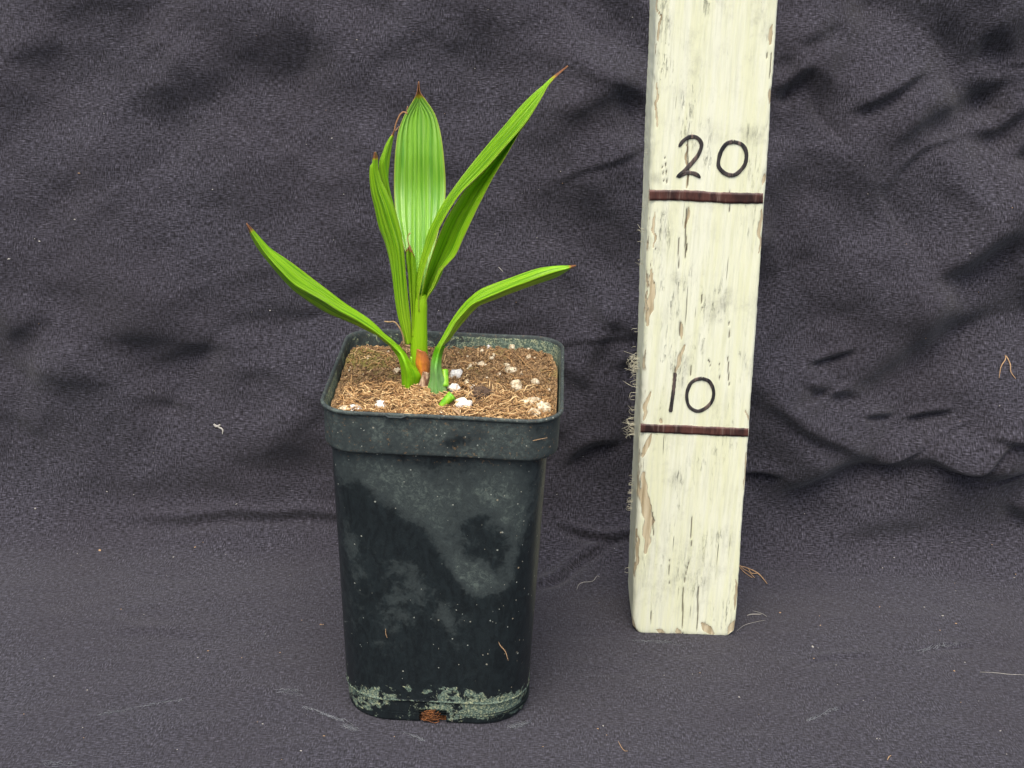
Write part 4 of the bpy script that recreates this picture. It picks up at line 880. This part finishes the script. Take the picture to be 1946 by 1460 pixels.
strand('lint', oncloth([(1418, 1170), (1430, 1166), (1444, 1168)]), .05, M_lint, 'whitish lint flake on the cloth just right of the board foot', 'lint', flat=.3, extra=[(oncloth([(1434, 1160), (1448, 1164), (1456, 1172)]), .009)])
strand('thread', oncloth([(1400, 1200), (1415, 1188), (1440, 1180), (1455, 1178)]), .009, M_lint, 'pale wispy thread on the cloth below the whitish lint flake', 'thread')
strand('plant_scrap', oncloth([(1686, 1445), (1692, 1440), (1698, 1438)]), .022, M_tan, 'small pale straw scrap on the cloth at the bottom right', 'plant scrap')
strand('thread', oncloth([(1858, 1278), (1890, 1279), (1920, 1282), (1950, 1282)]), .014, M_lint, 'thin pale thread lying across the cloth at the lower right edge', 'thread')
strand('thread', oncloth([(948, 507), (953, 512), (955, 518)]), .02, M_lint, 'tiny pale hair on the cloth just above the lower right leaf', 'thread')
# chalky smears: loose mats of short pale fluff
def smear(pts, n, w, label, r=.010):
    q = spline(pts, 60); mb = MB(); first = None
    for k in range(n):
        i = random.randrange(1, 58); x, y = q[i] + RNG.standard_normal(2) * w; dx, dy = (q[i + 1] - q[i - 1]) / np.linalg.norm(q[i + 1] - q[i - 1]) * random.uniform(2, 7)
        P_ = oncloth([(x - dx, y - dy), (x + random.gauss(0, .8), y + random.gauss(0, .5)), (x + dx, y + dy)], .012); first = P_[0] if first is None else first
        mb.tube(P_, r * random.uniform(.6, 1.5), 3, flat=.4)
    tag(mb.build('chalky_smear', M_chalk, origin=first), label, 'smear', 'chalky smears on the cloth')
smear([(575, 1344), (600, 1350), (625, 1360), (655, 1371)], 70, 1.0, 'bright chalky streak on the cloth just left of the pot foot', .014)
smear([(190, 1358), (240, 1348), (300, 1336), (356, 1330)], 60, .9, 'long faint chalky streak on the cloth at the lower left')
smear([(530, 1312), (550, 1313), (570, 1316)], 40, 3, 'small chalky patch on the cloth up left of the bright streak')
smear([(655, 1378), (668, 1383), (676, 1386)], 50, 3, 'chalky patch on the cloth in front of the pot, left corner')
smear([(770, 1392), (790, 1400), (806, 1408)], 30, .8, 'short slanting chalky streak on the cloth in front of the pot')
smear([(970, 1382), (985, 1378), (1003, 1374)], 50, 2, 'chalky mark on the cloth by the right corner of the pot foot')
smear([(1200, 1218), (1250, 1220), (1300, 1223)], 50, 1.5, 'faint chalky streak on the cloth in front of the board foot')
smear([(1530, 1372), (1560, 1358), (1590, 1345)], 40, 1.5, 'faint slanting chalky streak on the cloth at the lower right')
smear([(1740, 1240), (1780, 1228), (1830, 1222)], 40, 1.5, 'faint chalky streak on a low wrinkle right of the board')
smear([(80, 1448), (110, 1452), (150, 1450)], 40, 3, 'chalky patch on the cloth in the bottom left corner')
# specks
SPK = [(150, 328, 4, 1), (141, 418, 4, 0), (66, 454, 3, 0), (75, 458, 3, 0), (17, 490, 5, 0), (202, 933, 5, 0), (68, 967, 4, 0), (190, 1046, 6, 1), (371, 1040, 4, 1), (607, 1187, 4, 1), (617, 1187, 3, 1), (233, 1158, 2, 1),
       (395, 1236, 3, 1), (377, 1252, 3, 0), (498, 1377, 3, 0), (576, 1428, 3, 0), (616, 1400, 3, 1), (750, 1400, 2, 1), (679, 1080, 2, 0), (1543, 1228, 5, 0), (1562, 1189, 3, 1), (1480, 1164, 4, 1), (1791, 1170, 4, 0), (1818, 1184, 3, 1), (1673, 1152, 3, 1), (1786, 1197, 3, 1),
       (1548, 1253, 3, 1), (1758, 1153, 3, 0), (1900, 773, 4, 0), (1924, 393, 3, 1), (1843, 482, 3, 0), (1404, 1325, 3, 0), (1668, 1404, 3, 0), (1904, 1387, 3, 0), (1831, 1260, 3, 0), (1810, 1275, 3, 1), (1677, 1078, 3, 0), (1930, 1092, 3, 1), (1928, 1098, 3, 0), (1884, 1033, 2, 1),
       (632, 262, 3, 0), (655, 372, 3, 0), (1019, 452, 3, 0), (940, 445, 2, 0), (833, 590, 3, 0), (480, 596, 2, 0), (512, 590, 3, 0), (400, 362, 3, 0), (632, 455, 2, 0), (900, 130, 3, 0), (1090, 735, 2, 0), (1110, 870, 2, 0), (1200, 32, 3, 0), (1060, 940, 3, 0), (1134, 1385, 3, 1), (1145, 1380, 3, 0), (680, 75, 3, 0), (330, 1060, 3, 0), (255, 940, 3, 0), (448, 958, 4, 0)]
for _ in range(110): SPK.append((random.uniform(10, 1930), random.choice([random.uniform(1050, 1450), random.uniform(1000, 1450), random.uniform(20, 1000)]), random.uniform(1.2, 2.4), random.random() < .35))
protos = []
for k in range(8):
    mb = MB(); V, Fc = rock((1, .5 + .1 * (k % 4), .35), 60 + k, .4); mb.add(V, Fc); me = mb.build('p', M_lint).data
    o = [x for x in COL.objects if x.data == me][0]; bpy.data.objects.remove(o); me2 = me.copy(); me2.materials[0] = M_tan; protos.append((me, me2))
for k, (x, y, r, tn) in enumerate(SPK):
    if 600 < x < 1090 and 600 < y < 1390 and k > 58: continue
    if 1180 < x < 1480 and y < 1215 and k > 58: continue
    q = cloth_pt(x, y, .02); o = bpy.data.objects.new('lint_speck', protos[k % 8][1 if tn else 0]); COL.objects.link(o)
    o.location = (q * CM).tolist(); o.rotation_euler = (math.radians(50) if y < 1000 else 0, 0, random.uniform(0, 6)); s_ = r / 38 * .5; o.scale = (s_, s_, s_)
    tag(o, ('tiny tan crumb caught on the black cloth' if tn else 'tiny pale lint speck caught on the black cloth'), 'speck', ('tan crumbs on the cloth' if tn else 'pale lint specks on the cloth'))
# hairs stuck on the pot
def onpot(l, Y=-4.05): return [at_y(x, y, Y - (y < 865) * .36 + (y - 860) * .0007) for x, y in l]
strand('root_hair', onpot([(942, 1192), (945, 1210), (950, 1226), (960, 1238), (966, 1256)]), .022, M_tan, 'wavy tan root hair stuck low on the front of the pot', 'root hair')
strand('root_hair', onpot([(948, 852), (960, 848), (985, 845), (1012, 838), (1040, 832)], -4.02), .016, M_tan, 'thin tan hair stuck along the lower edge of the pot rim', 'root hair')
strand('root_hair', onpot([(733, 1195), (733, 1204), (736, 1213)]), .016, M_tan, 'short tan root hair on the lower left of the pot front', 'root hair')
strand('root_hair', onpot([(892, 908), (902, 907), (911, 904)]), .016, M_tan, 'short tan hair on the pot front under the rim', 'root hair')
for o in COL.objects:
    if '_o' in o: del o['_o']
